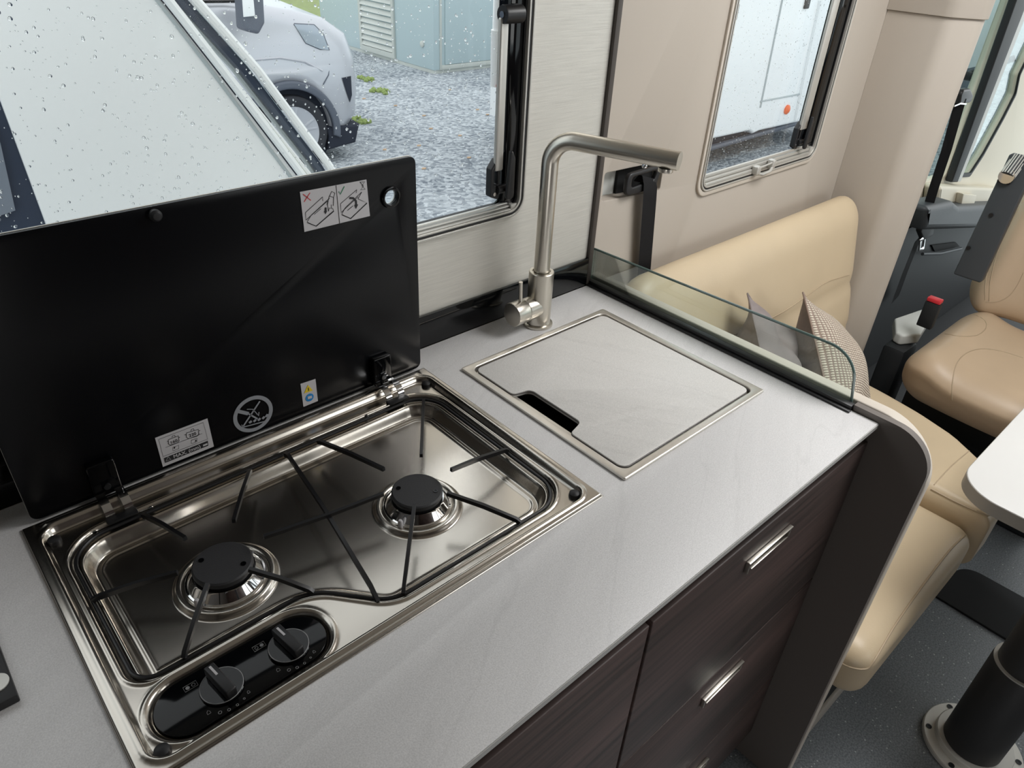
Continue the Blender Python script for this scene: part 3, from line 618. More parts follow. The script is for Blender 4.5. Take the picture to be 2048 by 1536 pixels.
# knobs
for i, (kx, ky) in enumerate(((.1630, .4660), (.0950, .4660))):
    K = obj('control_knob', lathe([(0, .0002), (.0200, .0002), (.0202, .002), (.0190, .0035), (0, .0035)], (kx, ky, .8948), 48), 'black_gloss', HB)
    obj('dial_ring', tube([(p[0], p[1], .8982) for p in circ(kx, ky, .0193, 48)], .00045, 6, closed=True), 'print_line', K, label='thin pale ring')
    g = box(-.0052, -.0195, .0035, .0052, .0195, .0155, .0016, 3); g.transform(Matrix.Translation((kx, ky, .8948)) @ Matrix.Rotation(math.radians(8), 4, 'Z'))
    gr = obj('grip', g, 'black_plastic', K)
    l_ = box(-.0011, .004, .01552, .0011, .0165, .0158); l_.transform(Matrix.Translation((kx, ky, .8948)) @ Matrix.Rotation(math.radians(8), 4, 'Z'))
    obj('pointer_line', l_, 'print_white', gr, label='pale pointer line')
    # printed scale on the panel
    ms = []
    for q in range(4):
        a = math.radians(-118 + q * 17); ms.append(tube([(p[0], p[1], .8950) for p in circ(kx + .0262 * math.cos(a), ky + .0262 * math.sin(a), .0015 - .0002 * q, 12)], .00022, 5, closed=True))
    for a_, s_ in ((-140, .0026), (-52, .0020)):
        a = math.radians(a_); fx, fy = kx + .0262 * math.cos(a), ky + .0262 * math.sin(a)
        ms.append(tube([(fx - s_ * .6, fy - s_ * .5, .895), (fx + s_ * .6, fy - s_ * .5, .895), (fx + s_ * .5, fy + s_ * .4, .895), (fx, fy + s_, .895), (fx - s_ * .5, fy + s_ * .4, .895)], .00022, 5, closed=True))
    ix, iy = kx - .022, ky + .0195
    ms.append(tube([(ix - .006, iy - .003, .895), (ix + .006, iy - .003, .895), (ix + .006, iy + .003, .895), (ix - .006, iy + .003, .895)], .0003, 5, closed=True))
    ms.append(tube([(p[0], p[1], .895) for p in circ(ix - (.0027 if i == 0 else -.0027), iy, .0016, 14)], .00025, 5, closed=True))
    ms.append(slab([circ(ix + (.0027 if i == 0 else -.0027), iy, .0019, 16)], 'xy', .8949, .8951))
    obj('scale_print', join(*ms), 'print_line', HB, label='fine pale burner symbols and flame scale', kind='stuff')

# ---- raised lid
hole = circ(.5215, 1.187, .0098, 32)
LD = obj('lid', slab([rr(.019, .9045, .5635, 1.2350, .010), hole], 'xz', .7955, .8000, .0005), 'black_glass', HB, label='upright black glass lid')
obj('glass_back', slab([rr(.0186, .9041, .5639, 1.2356, .010), hole], 'xz', .8002, .8022, .0003), 'satin_aluminium', LD, label='pale rear face and edge of the glass')
obj('port_ring', slab([circ(.5215, 1.187, .0145, 36), circ(.5215, 1.187, .0100, 36)], 'xz', .7925, .7953, .0010), 'black_gloss', LD)
obj('port_lens', slab([circ(.5215, 1.187, .0100, 24)], 'xz', .7960, .7968), 'acrylic', LD)
obj('buffer', lathe([(0, 0), (.0065, 0), (.0065, -.006), (.004, -.009), (0, -.0095)], (.2245, .7953, 1.2265), 20, 'y'), 'rubber', LD)
def P2(px): v = onY(px, .7945); return (v.x, v.z)
YL = .7949
def poly(px_list, par, nm, m_, t=.0003, yo=0.0, lab=None, holes=()):
    return obj(nm, slab([[P2(p) for p in px_list]] + [[P2(p) for p in h] for h in holes], 'xz', YL - t - yo, YL - yo), m_, par, label=lab)
def ribbon(px_list, w_, closed=False, yo=.0006):
    P = [Vector((p[0], 0, p[1])) for p in map(P2, px_list)]
    P = [Vector((p.x, YL - yo, p.z)) for p in P]
    return tube(P, 0, up=(0, 1, 0), sq=(w_, .00012), closed=closed)
def txt(s, px, size, par, m_, nm='print', rot=0.0, bold=0.0):
    fc = bpy.data.curves.new('t', 'FONT'); fc.body = s; fc.size = size; fc.align_x = 'CENTER'; fc.align_y = 'CENTER'; fc.extrude = .0001; fc.offset = bold; fc.resolution_u = 3
    o = bpy.data.objects.new('t', fc); me = bpy.data.meshes.new_from_object(o); bpy.data.objects.remove(o); bpy.data.curves.remove(fc)
    x, z = P2(px); me.transform(Matrix.Translation((x, YL - .0007, z)) @ Matrix.Rotation(math.pi / 2, 4, 'X')); return me
# upper instruction sticker
s1 = poly([(600, 384), (733, 359), (740, 432), (609, 464)], LD, 'sticker', 'print_white', lab='white sticker with two lid closing drawings')
def z7(p): return (550 + p[0] / 5.12, 300 + p[1] / 5.12)      # points read off an enlarged view of the sticker
bl = [ribbon([z7(p) for p in q], .0007) for q in (
    [(625, 362), (662, 758)],
    [(312, 640), (488, 480), (490, 520)], [(312, 640), (316, 718), (540, 520)], [(330, 735), (370, 668), (560, 492)], [(400, 660), (470, 600)], [(330, 740), (420, 778), (600, 622), (590, 596)],
    [(540, 520), (532, 560)], [(560, 470), (580, 424), (614, 440), (600, 485), (556, 470)], [(600, 485), (598, 570), (575, 560), (580, 600), (556, 592), (548, 628), (538, 560), (556, 470)],
    [(668, 552), (838, 405), (832, 440)], [(672, 555), (676, 640), (850, 480)], [(684, 655), (720, 590), (888, 430)], [(850, 500), (888, 430)], [(850, 500), (940, 540), (775, 700), (684, 660)], [(740, 620), (800, 570)],
    [(870, 328), (920, 324), (890, 365), (924, 402), (876, 408), (905, 368), (870, 328)])]
bl.append(ribbon([z7((330, 742)), z7((422, 780)), z7((602, 626))], .0011)); bl.append(ribbon([z7((684, 662)), z7((775, 702)), z7((942, 544))], .0011))
obj('drawing', join(*bl), 'print_black', s1)
obj('arrow', join(ribbon([z7((518, 588)), z7((519, 632))], .0024, yo=.0008), slab([[z7p for z7p in (P2(z7((503, 626))), P2(z7((532, 622))), P2(z7((517, 656))))]], 'xz', YL - .0010, YL - .0006)), 'print_black', s1)
obj('arrow', join(ribbon([z7(p) for p in ((762, 490), (800, 492), (828, 520), (832, 572))], .0026, yo=.0008), slab([[P2(z7((812, 562))), P2(z7((850, 556))), P2(z7((828, 602)))]], 'xz', YL - .0010, YL - .0006)), 'print_black', s1)
obj('cross', join(ribbon([z7((288, 452)), z7((366, 516))], .0011), ribbon([z7((358, 438)), z7((298, 530))], .0011)), 'print_red', s1, label='red cross')
obj('tick', ribbon([z7((652, 424)), z7((668, 454)), z7((710, 372))], .0012), 'print_green', s1, label='green tick')
# pot size sticker
s2 = poly([(310, 876), (415, 837), (428, 893), (326, 934)], LD, 'sticker', 'print_white', lab='white pot size sticker with two pan symbols')
def zb(p): return (p[0] / 3.413, 650 + p[1] / 3.413)
obj('panel_print', slab([[P2(zb(p)) for p in ((1120, 908), (1418, 790), (1422, 822), (1128, 940))]], 'xz', YL - .0008, YL - .0004), 'print_black', s2, label='black band')
bl = [ribbon([zb(p) for p in ((1084, 780), (1388, 664), (1418, 778), (1114, 898))], .0004, True), ribbon([zb((1130, 836)), zb((1380, 740))], .0004)]
for cx_, cy_ in ((1184, 790), (1313, 745)):
    a_ = 1.0 if cx_ < 1200 else 1.2
    bl.append(ribbon([zb((cx_ - 34 * a_, cy_ - 8)), zb((cx_ + 34 * a_, cy_ - 34)), zb((cx_ + 38 * a_, cy_ + 2)), zb((cx_ + 26 * a_, cy_ + 14)), zb((cx_ - 22 * a_, cy_ + 30)), zb((cx_ - 34 * a_, cy_ + 20))], .0007, True))
    bl.append(ribbon([zb((cx_ - 10, cy_ - 22)), zb((cx_ - 6, cy_ - 34)), zb((cx_ + 8, cy_ - 38)), zb((cx_ + 12, cy_ - 28))], .0006))
    bl.append(ribbon([zb((cx_ - 36 * a_, cy_ + 4)), zb((cx_ - 44 * a_, cy_ + 4))], .0008)); bl.append(ribbon([zb((cx_ + 36 * a_, cy_ - 22)), zb((cx_ + 44 * a_, cy_ - 26))], .0008))
for cx_, cy_, s_ in ((1200, 838, -1), (1326, 790, 1)):
    bl.append(ribbon([zb((cx_ - 20, cy_ - 4)), zb((cx_ + 20, cy_ - 18)), zb((cx_ + 20, cy_ + 6)), zb((cx_ - 20, cy_ + 20))], .0004, True)); bl.append(ribbon([zb((cx_ + s_ * 10 - 3, cy_)), zb((cx_ + s_ * 10 + 5, cy_ - 1))], .0024))
bl.append(txt('160', zb((1187, 796)), .0062, s2, 'print_black')); bl.append(txt('220', zb((1315, 748)), .0062, s2, 'print_black'))
obj('print', join(*bl), 'print_black', s2)
mm_ = txt('MAX. (mm)', zb((1276, 863)), .0072, s2, 'print_white', bold=.0001); mm_.transform(Matrix.Translation((0, -.0004, 0)))
obj('lettering', join(mm_, ribbon([zb(p) for p in ((1132, 928), (1146, 898), (1166, 916))], .0006, True, .0010), ribbon([zb((1385, 822)), zb((1415, 810))], .0026, yo=.0010)), 'print_white', s2, label='white lettering')
# grey no-lighting symbol
def zc2(p): return (400 + p[0] / 3.413, 650 + p[1] / 3.413)
c0 = P2(zc2((364, 608))); 
sy = obj('warning_symbol', slab([circ(c0[0], c0[1], .0275, 48), circ(c0[0], c0[1], .0222, 48)], 'xz', YL - .0005, YL), 'print_grey', LD, label='grey printed prohibition ring')
bl = [ribbon([zc2(p) for p in q], w_) for q, w_ in (([(245, 585), (330, 605)], .0050), ([(330, 605), (392, 640)], .0022), ([(408, 520), (295, 690)], .0022), ([(320, 575), (360, 575), (398, 615)], .0012), ([(290, 698), (470, 650)], .0016), ([(290, 698), (285, 680)], .0012),
      ([(335, 668), (352, 655)], .0034), ([(365, 660), (382, 645)], .0034), ([(395, 652), (412, 636)], .0034), ([(425, 640), (440, 625)], .0034), ([(448, 628), (462, 608)], .0034), ([(384, 604), (400, 620), (402, 594)], .0014))]
obj('hand_and_flames', join(*bl), 'print_grey', sy)
# small yellow and blue warning sticker
s3 = poly([(601, 768), (631, 758), (636, 802), (607, 814)], LD, 'sticker', 'print_white', lab='small sticker with yellow triangle and blue disc')
obj('triangle', slab([[P2(zc2(p)) for p in ((710, 466), (736, 408), (770, 446))]], 'xz', YL - .0008, YL - .0004), 'print_yellow', s3)
obj('mark', ribbon([zc2((738, 426)), zc2((741, 446))], .0010, yo=.0012), 'print_black', s3)
c1_ = P2(zc2((748, 494)))
bd = obj('disc', slab([circ(c1_[0], c1_[1], .0062, 28)], 'xz', YL - .0008, YL - .0004), 'print_blue', s3)
obj('book', slab([[P2(zc2(p)) for p in ((733, 489), (747, 484), (762, 481), (764, 497), (749, 501), (735, 506))]], 'xz', YL - .0012, YL - .0009), 'print_white', s3)
# hinges
for hx in (.488, .100):
    Hn = obj('hinge_plate', slab([rr(hx - .0155, .9085, hx + .0155, .955, .003)], 'xz', .7850, .7952, .0018), 'black_gloss', LD)
    obj('hinge_pin', lathe([(0, 0), (.004, 0), (.004, -.002), (0, -.002)], (hx, .785, .921), 16, 'y'), 'black_plastic', Hn)
    for s_ in (-1, 1):
        ar = [(hx + s_ * .0105, .7838 + .0 , .9140)] + [tuple(v) for v in arc3((hx + s_ * .0105, .7700, .8985), .0155, math.radians(65), math.radians(168), (0, 1, 0), (0, 0, 1), 12)] + [(hx + s_ * .0105, .7545, .8975)]
        obj('hinge_strap', tube(ar, 0, up=(0, 0, 1), sq=(.0098, .0016)), 'chrome', LD, label='curved chrome hinge strap')
    obj('hinge_foot', box(hx - .017, .7440, .8972, hx + .017, .7560, .9000, .001), 'black_plastic', LD)

# ---- black plate at the left edge of the worktop
bp_ = thing('socket_strip', 'black socket plate lying on the worktop at the left edge', 'socket', (-.12, .64, .9))
obj('plate', box(-.245, .5635, .9003, -.0475, .735, .9095, .0012), 'black_plastic', bp_)
cpt = onZ((-8, 1368), .9097)
obj('round_cap', lathe([(0, 0), (.0105, 0), (.0105, .0012), (0, .0016)], (cpt.x, cpt.y, .9096), 28), 'satin_aluminium', bp_)

# ================================================================== DINETTE
BB = thing('bench_base', 'light grey bench box under the beige seat cushions', 'bench', (1.5, 0.5, 0))
obj('box', join(box(1.052, .200, .0, 2.035, .858, .275), ), 'bench_grey', BB)
obj('plinth', box(1.052, .190, .0, 2.035, .199, .055, .002), 'bench_grey', BB)
a = onY((1668, 1415), .1985); b = onY((1642, 1466), .1985)
obj('gap', slab([[(1.105, .062), (1.40, .062), (1.40, .25), (1.20, .25)]], 'xz', .1965, .1995), 'dark_void', BB, label='dark open slot')
def warpA(v):
    v = v.copy(); t_ = max(0, min(1, (v.y - .13) / .1)); return v
cA = obj('seat_cushion', cushion(1.056, .128, .285, 1.588, .70, .415, (.045, .045, .038), puff=.004), 'leather', loc=(1.32, .4, .28),
         label='beige leather seat cushion next to the kitchen end panel', cat='cushion', group=None)
def warpB(v):
    v = v.copy(); ys = [.10, .13, .20, .30, .40, .50, .60]; fs = [.20, .34, .60, .80, .90, .96, 1.0]
    f = float(np.interp(v.y, ys, fs)); v.x = 1.592 + (v.x - 1.592) * f; return v
cB = obj('seat_cushion', cushion(1.592, .118, .285, 1.935, .68, .452, (.040, .040, .040), fn=warpB, puff=.004), 'leather', loc=(1.76, .4, .28),
         label='beige corner seat cushion with rounded end nearer the cab', cat='cushion')
def warpK(v):
    v = v.copy(); t_ = max(0, (.905 - v.z) / .455); v.y -= .105 * t_ * (.838 - v.y) / .078
    k_ = (.838 - v.y) / .078 if v.y < .80 else 0
    if v.y < .775: v.y += .007 * (math.exp(-((v.z - .676) / .016) ** 2) + math.exp(-((v.z - .545) / .016) ** 2))
    return v
cK = obj('back_cushion', cushion(1.06, .760, .425, 2.030, .838, .905, (.070, .038, .065), n=34, fn=warpK), 'leather', loc=(1.54, .8, .42),
         label='long beige leather backrest cushion along the window wall', cat='cushion')
seam(cA, [(1684, 1326), (1700, 1334), (1728, 1338), (1745, 1325), (1790, 1250), (1850, 1165), (1900, 1100), (1938, 1062), (1944, 1045), (1925, 1026)], .0022, name='piping')
seam(cB, [(1862, 978), (1920, 1008), (1975, 1031), (1988, 1024)], .0022, name='piping')
seam(cB, [(1868, 970), (1900, 935), (1938, 902)])
seam(cK, [(1420, 690), (1500, 655), (1560, 627), (1610, 594), (1650, 566), (1690, 552), (1735, 540)])
seam(cK, [(1640, 690), (1680, 664), (1705, 657), (1728, 642)])

# pillows
E1 = Vector((-.436, -.66, -.612)); E2 = Vector((.789, .047, -.612))
def put_pillow(nm, tip, e1, e2, W, T, mf, mb, lab, seed, wr):
    e1 = Vector(e1).normalized(); e2 = Vector(e2).normalized(); c = tip + (e2 + e1) * W / 2
    f, b_ = pillow(c, e2, -e1, W, W, T, 28, seed, wr)
    r_ = thing(nm, lab, 'pillow', c - Vector((0, 0, W / 2)))
    obj('front', f, mf, r_); obj('rear', b_, mb, r_)
    obj('edge_seam', tube([c + e2 * (W / 2 * u * (1 - .1 * (1 - v * v) * u * u)) - e1 * (W / 2 * v * (1 - .1 * (1 - u * u) * v * v)) for u, v in [(-1, 1 - k / 10) for k in range(20)] + [(-1 + k / 10, -1) for k in range(20)] + [(1, -1 + k / 10) for k in range(20)] + [(1 - k / 10, 1) for k in range(20)]], .0022, 6, closed=True), mf, r_)
    return r_
put_pillow('throw_pillow', onZ((1495, 587), .83), E1, E2, .28, .055, 'velvet', 'velvet', 'grey velvet pillow with pointed corner, left of the knitted one', 2, .011)
put_pillow('throw_pillow', onZ((1606, 585), .83), E1, E2, .315, .075, 'knit', 'fur', 'cream knitted pillow with brown furry back on the bench', 4, .003)

# seat belt in the wall pocket
SB = thing('seat_belt', 'black seat belt hanging from the wall pocket behind the bench', 'seat belt', (1.18, .85, .8))
obj('pocket', join(slab([[(1.02, 1.03), (1.235, 1.03), (1.235, 1.13), (1.02, 1.13)]], 'xz', .8915, .8935)), 'light_grey_panel', SB, label='pale recessed pocket plate')
obj('pocket_dark', box(1.103, .8850, 1.032, 1.213, .8914, 1.098), 'dark_void', SB)
gl = fillet([(1.088, 1.060), (1.180, 1.060), (1.196, 1.106), (1.088, 1.104)], .014)
gd = obj('belt_guide', slab([gl, fillet([(1.103, 1.075), (1.172, 1.079), (1.180, 1.097), (1.103, 1.096)], .007)], 'xz', .848, .858, .003, 3), 'black_plastic', SB)
def strap(pts, wv, m_, par, nm, th=.0016):
    """pts: centre points, wv: half width vectors"""
    bm = bmesh.new(); R_ = []
    for p, w_ in zip(pts, wv):
        p = Vector(p); w_ = Vector(w_); R_.append([bm.verts.new(p - w_), bm.verts.new(p + w_)])
    for A, B in zip(R_, R_[1:]): bm.faces.new((A[0], A[1], B[1], B[0]))
    g_ = bmesh.ops.solidify(bm, geom=bm.faces[:], thickness=th)
    return obj(nm, fin(bm, 50), m_, par)
hw = (.0225, 0, -.0075)
strap([(1.152, .866, 1.072), (1.155, .858, 1.0860), (1.156, .850, 1.0860), (1.158, .8445, 1.070), (1.160, .843, 1.045), (1.176, .845, .94), (1.190, .847, .85), (1.196, .848, .80)], [hw] * 8, 'webbing', SB, 'webbing')
obj('anchor', box(1.172, .840, .768, 1.226, .852, .812, .004), 'black_plastic', SB)

# ---- table
TB = thing('dining_table', 'white topped dinette table on a round black pedestal', 'table', (1.42, -.066, 0))
tpo = fillet([(1.268, -.70), (2.05, -.70), (2.05, .172), (1.268, .172)], [.02, .02, .02, .075], 14)
obj('tabletop', slab([tpo], 'xy', .674, .7000, .0012), 'table_top', TB)
obj('edge_band', slab([[(p[0] - .0006 if p[0] < 1.5 else p[0], p[1] + (.0006 if p[1] > 0 else 0)) for p in tpo], [(p[0] + .003 if p[0] < 1.5 else p[0] - .003, p[1] - .003 if p[1] > 0 else p[1] + .003) for p in tpo]], 'xy', .6735, .6985), 'table_edge', TB, label='grey edge band')
obj('flange', lathe([(0, 0), (.101, 0), (.101, .008), (.099, .0105), (.078, .0105), (.078, .024), (.076, .026), (0, .026)], (1.4215, -.066, .001), 64), 'aluminium_disc', TB, label='pale aluminium floor flange')
obj('column', lathe([(0, .0), (.0585, .0), (.0585, .262), (.0565, .266), (.0505, .266), (.0505, .650), (0, .650)], (1.413, -.0625, .028), 64), 'column_grey', TB)
obj('column_ring', lathe([(.0500, 0), (.0575, 0), (.0575, .003), (.0500, .003)], (1.413, -.0625, .2942), 64), 'satin_aluminium', TB)
for k in range(6):
    a_ = math.radians(118 + 60 * k - 6)
    obj('screw', lathe([(0, 0), (.0062, 0), (.0062, .0012), (.003, .0012), (.0022, .0004), (0, .0004)], (1.4215 + .0895 * math.cos(a_), -.066 + .0895 * math.sin(a_), .0116), 20), 'cab_dark', TB)
obj('floor_strip', slab([fillet([(1.79, -.70), (2.00, -.70), (1.985, .155), (1.80, .185)], [.01, .01, .055, .02], 10)], 'xy', .0006, .007, .002), 'dark_void', loc=(1.9, -.2, 0), label='black strip across the grey floor behind the table foot', cat='mat')  # flat black strip just above the floor

# ================================================================== CAB
Yd = .885
def Pd(px, y=Yd): v = onY(px, y); return (v.x, v.z)
def ext(p, q, z): t_ = (z - p[1]) / (q[1] - p[1]); return (p[0] + (q[0] - p[0]) * t_, z)
DR = thing('door_1', 'cab door with beige window frame and dark armrest', None, (2.9, .89, .0)); DR['kind'] = 'structure'
la, lb = Pd((1891, 352)), Pd((1967, 150)); top_a = ext(la, lb, 1.62)
holeA = [(2.25, .80), la, lb, top_a, (2.25, 1.62)]
hB = [Pd(p) for p in ((1912, 355), (1938, 353), (1965, 312), (2006, 238), (2031, 189), (2039, 150))]
rb_, rt_ = Pd((1912, 355)), Pd((1994, 150)); top_b = ext(rb_, rt_, 1.62)
holeB = hB + [(hB[-1][0] + .12, 1.45), (hB[-1][0] + .02, 1.62), top_b]
obj('frame', slab([[(2.155, .30), (4.4, .10), (4.4, 1.98), (2.155, 1.98)], fillet(holeA, .015, 3), fillet(holeB, .02, 3)], 'xz', Yd, Yd + .035, .003), 'cab_beige', DR)
obj('window_seal', slab([fillet([(p[0], p[1]) for p in holeB], .02, 3), [(lambda c: (c[0] + (p[0] - c[0]) * .955, c[1] + (p[1] - c[1]) * .965))((3.25, 1.15)) for p in fillet(holeB, .02, 3)]], 'xz', Yd - .004, Yd + .004), 'rubber', DR)
# dark dividing bar and its pale neighbour
b0, b1 = Pd((1893, 362), Yd - .01), Pd((1969, 145), Yd - .01)
c0_, c1__ = Pd((1905, 362), Yd - .01), Pd((1988, 145), Yd - .01)
obj('divider', slab([[b0, c0_, ext(c0_, c1__, 1.66), ext(b0, b1, 1.66)]], 'xz', Yd - .03, Yd - .004, .006, 3), 'cab_dark', DR)
d0, d1 = Pd((1915, 362), Yd - .01), Pd((2000, 145), Yd - .01)
obj('divider_trim', slab([[c0_, d0, ext(d0, d1, 1.66), ext(c0_, c1__, 1.66)]], 'xz', Yd - .022, Yd - .004, .003), 'light_grey_panel', DR)
obj('pane', slab([[(2.2, .72), (4.0, .5), (4.0, 1.7), (2.2, 1.7)]], 'xz', Yd + .016, Yd + .019), 'cab_glass', DR)
sl = [Pd(p, .87) for p in ((1855, 366), (1985, 372), (2010, 392), (2005, 425), (1850, 412))]
obj('sill', slab([fillet(sl, .01)], 'xz', Yd - .06, Yd - .002, .012, 4), 'cab_beige', DR)
s4 = [Pd(p, .84) for p in ((1905, 382), (1932, 385), (1925, 412), (1900, 408))]
obj('sill_block', slab([s4], 'xz', .80, .825, .004), 'cab_beige', DR)
am = [Pd(p, .80) for p in ((1832, 408), (1888, 398), (1900, 408), (2000, 405), (2010, 440), (1930, 452), (1825, 455))]
obj('armrest', slab([fillet(am, .012)], 'xz', .76, .86, .022, 4), 'cab_grey', DR)
cdp = [Pd(p, .86) for p in ((1810, 405), (2030, 400), (2048, 760), (1700, 900))]
obj('door_card', slab([[(2.16, -.01), (4.3, -.01), (4.3, .50), (2.9, .62), (2.16, .66)]], 'xz', .845, .883, .004), 'cab_dark', DR)
h0, h1 = onY((1845, 508), .82), onY((1922, 497), .82)
obj('pull_handle', tube([h0, onY((1880, 507), .815), h1], .006, 10), 'cab_grey', DR)
obj('pull_recess', slab([[Pd(p, .842) for p in ((1862, 490), (1910, 484), (1918, 493), (1868, 503))]], 'xz', .838, .844), 'dark_void', DR)
mi = thing('wing_mirror', 'black wing mirror seen through the cab door window', 'mirror', onY((1930, 165), 1.05))
obj('housing', slab([fillet([Pd(p, 1.05) for p in ((1934, 142), (1950, 146), (1944, 164), (1928, 160))], .012)], 'xz', 1.02, 1.09, .01, 3), 'black_plastic', mi)
obj('arm', tube([onY((1935, 150), 1.05), Vector((3.45, .925, 1.12))], .012, 8), 'black_plastic', mi)
# cab seat belt
CB = thing('seat_belt', 'black cab seat belt hanging beside the door with chrome tongue', 'seat belt', onY((1840, 480), .80))
g0 = onY((1926, 190), .80)
obj('belt_guide', slab([fillet([Pd(p, .80) for p in ((1914, 178), (1932, 176), (1938, 190), (1932, 204), (1910, 206))], .014)], 'xz', .785, .81, .006, 3), 'black_plastic', CB)
pts_ = [onY(p, .795) for p in ((1922, 198), (1912, 232), (1893, 300), (1868, 375), (1846, 448))]
strap(pts_, [(.010, -.012, .002)] * 5, 'webbing', CB, 'webbing')
obj('chrome_loop', tube([onY(p, .785) for p in ((1908, 212), (1920, 207), (1931, 208))], .003, 8), 'chrome', CB)
obj('buckle_head', slab([fillet([Pd(p, .79) for p in ((1832, 458), (1855, 440), (1862, 446), (1858, 468), (1840, 478))], .008)], 'xz', .775, .795, .004, 2), 'cab_dark', CB)
obj('tongue', slab([fillet([Pd(p, .78) for p in ((1838, 478), (1850, 470), (1846, 500), (1836, 502))], .006), fillet([Pd(p, .78) for p in ((1841, 482), (1847, 478), (1844, 494), (1839, 496))], .003)], 'xz', .776, .780, .001), 'chrome', CB)
strap([onY((1838, 475), .79), onY((1812, 540), .80), onY((1790, 600), .82)], [(.026, 0, .01)] * 3, 'webbing', CB, 'lower_webbing')

# ---- swivelled cab seat
ST = thing('cab_seat', 'beige leather cab seat turned towards the table', 'seat', (2.35, .27, 0))
def warpS(v):
    v = v.copy(); k_ = max(0, min(1, (2.30 - v.x) / .23)); v.x -= .03 * k_ * (1 - ((v.y - .27) / .28) ** 2)
    if v.z < .45: v.x += .35 * (.45 - v.z) * k_
    if v.z > .42: v.z += .020 * math.exp(-((abs(v.y - .27) - .20) / .055) ** 2)
    return v
sc_ = obj('seat_pad', cushion(2.070, -.005, .335, 2.58, .545, .500, (.085, .085, .075), n=32, fn=warpS), 'leather_cab', ST)
def warpBk(v):
    v = v.copy(); v.x += .22 * max(0, v.z - .52)
    v.x -= .035 * math.exp(-((abs(v.y - .275) - .225) / .05) ** 2) * (1 if v.x < 2.6 else 0)
    return v
bk_ = obj('backrest', cushion(2.515, -.015, .495, 2.675, .565, 1.28, (.07, .085, .09), n=34, fn=warpBk), 'leather_cab', ST)
seam(sc_, [(1869, 664), (1870, 650), (1882, 634), (1905, 622)], .0012); seam(sc_, [(1876, 667), (1878, 653), (1889, 638), (1912, 626)], .0012)
seam(sc_, [(1868, 665), (1890, 668), (1925, 673), (1955, 670), (1972, 656), (1970, 642), (1955, 632), (1940, 628)], .0012)
seam(sc_, [(1904, 800), (1905, 765), (1912, 730), (1930, 708), (1960, 698), (2000, 702), (2046, 716)], .0013)
seam(sc_, [(1845, 662), (1835, 680), (1840, 692)], .001)
seam(bk_, [(1970, 600), (1972, 560), (1985, 505), (2005, 455), (2030, 408), (2046, 385)], .0013); seam(bk_, [(1978, 602), (1981, 562), (1994, 510), (2013, 462), (2038, 415), (2047, 400)], .0013)
seam(bk_, [(1972, 604), (1995, 603), (2018, 592), (2035, 570), (2047, 545)], .0012)
obj('seat_base', join(box(2.24, .06, .0, 2.60, .50, .22, .02), box(2.20, .03, .22, 2.62, .53, .335, .02)), 'cab_dark', ST)
obj('side_frame', slab([fillet([(.505, .0), (.585, .0), (.585, .36), (.512, .36)], .006)], 'yz', 0, .030, .004), 'cab_grey', ST)
sf = ST.children[-1]
for v in sf.data.vertices:
    z_ = v.co.z; wz = z_ + OFF[ST.name].z
    v.co.x = v.co.x + 2.425 + .06 * (wz / .36); v.co.z = z_ + .63; v.co.y -= .0 + .01 * 0
for p in ((1938, 495), (1992, 365), (2010, 369), (1979, 432)):
    q = onX(p, 2.44); obj('bolt', lathe([(0, 0), (.006, 0), (.006, -.003), (0, -.003)], (q.x - .006 + .06 * max(0, (q.z - .63)) / .36 - .012, q.y, q.z), 16, 'x'), 'black_plastic', ST)
k0 = onX((2014, 352), 2.46); k1 = onX((2040, 316), 2.50)
kn = obj('adjuster_knob', tube([k0, k1], .019, 20), 'cab_grey', ST)
dk = (k1 - k0).normalized(); ou = dk.cross(Vector((1, 0, 0))).normalized(); ov = dk.cross(ou)
obj('knob_rib', join(*[tube([k0 + (ou * math.cos(a_) + ov * math.sin(a_)) * .0195, k1 + (ou * math.cos(a_) + ov * math.sin(a_)) * .0195], .0018, 6) for a_ in [k * math.pi / 8 for k in range(16)]]), 'satin_aluminium', kn)
obj('knob_ring', lathe([(0, 0), (.021, 0), (.021, -.006), (0, -.006)], (k0.x, k0.y, k0.z), 20, 'x'), 'chrome', kn)
qb = onX((1870, 601), 2.30)
bu = obj('buckle', box(qb.x - .012, qb.y - .022, qb.z - .09, qb.x + .012, qb.y + .022, qb.z - .005, .004), 'cab_dark', ST)
obj('buckle_button', box(qb.x - .013, qb.y - .020, qb.z - .0048, qb.x + .013, qb.y + .020, qb.z + .008, .003), 'red_plastic', ST, label='red buckle button')
tr_ = [onZ(p, .44) for p in ((1790, 636), (1855, 614), (1862, 636), (1842, 668), (1805, 672), (1792, 664))]
obj('side_cover', slab([fillet([(p.x, p.y) for p in tr_], .012)], 'xy', .405, .44, .006, 3), 'light_grey_panel', ST, label='pale plastic side cover')
obj('side_cover_stem', box(2.27, .585, .10, 2.38, .66, .404, .02), 'cab_dark', ST)

# ================================================================== OUTSIDE
GZ = -.70
obj('ground', box(-30, .95, GZ - .05, 60, 60, GZ), 'gravel', kind='structure', label='wet grey gravel yard outside')
obj('ground', box(6.0, 13.3, GZ + .001, 60, 60, GZ + .03), 'grass', kind='structure', label='green grass beyond the gravel yard')
obj('ground', box(-30, 13.5, GZ + .001, 6.0, 60, GZ + .03), 'grass', kind='structure', label='green grass behind the parked car')
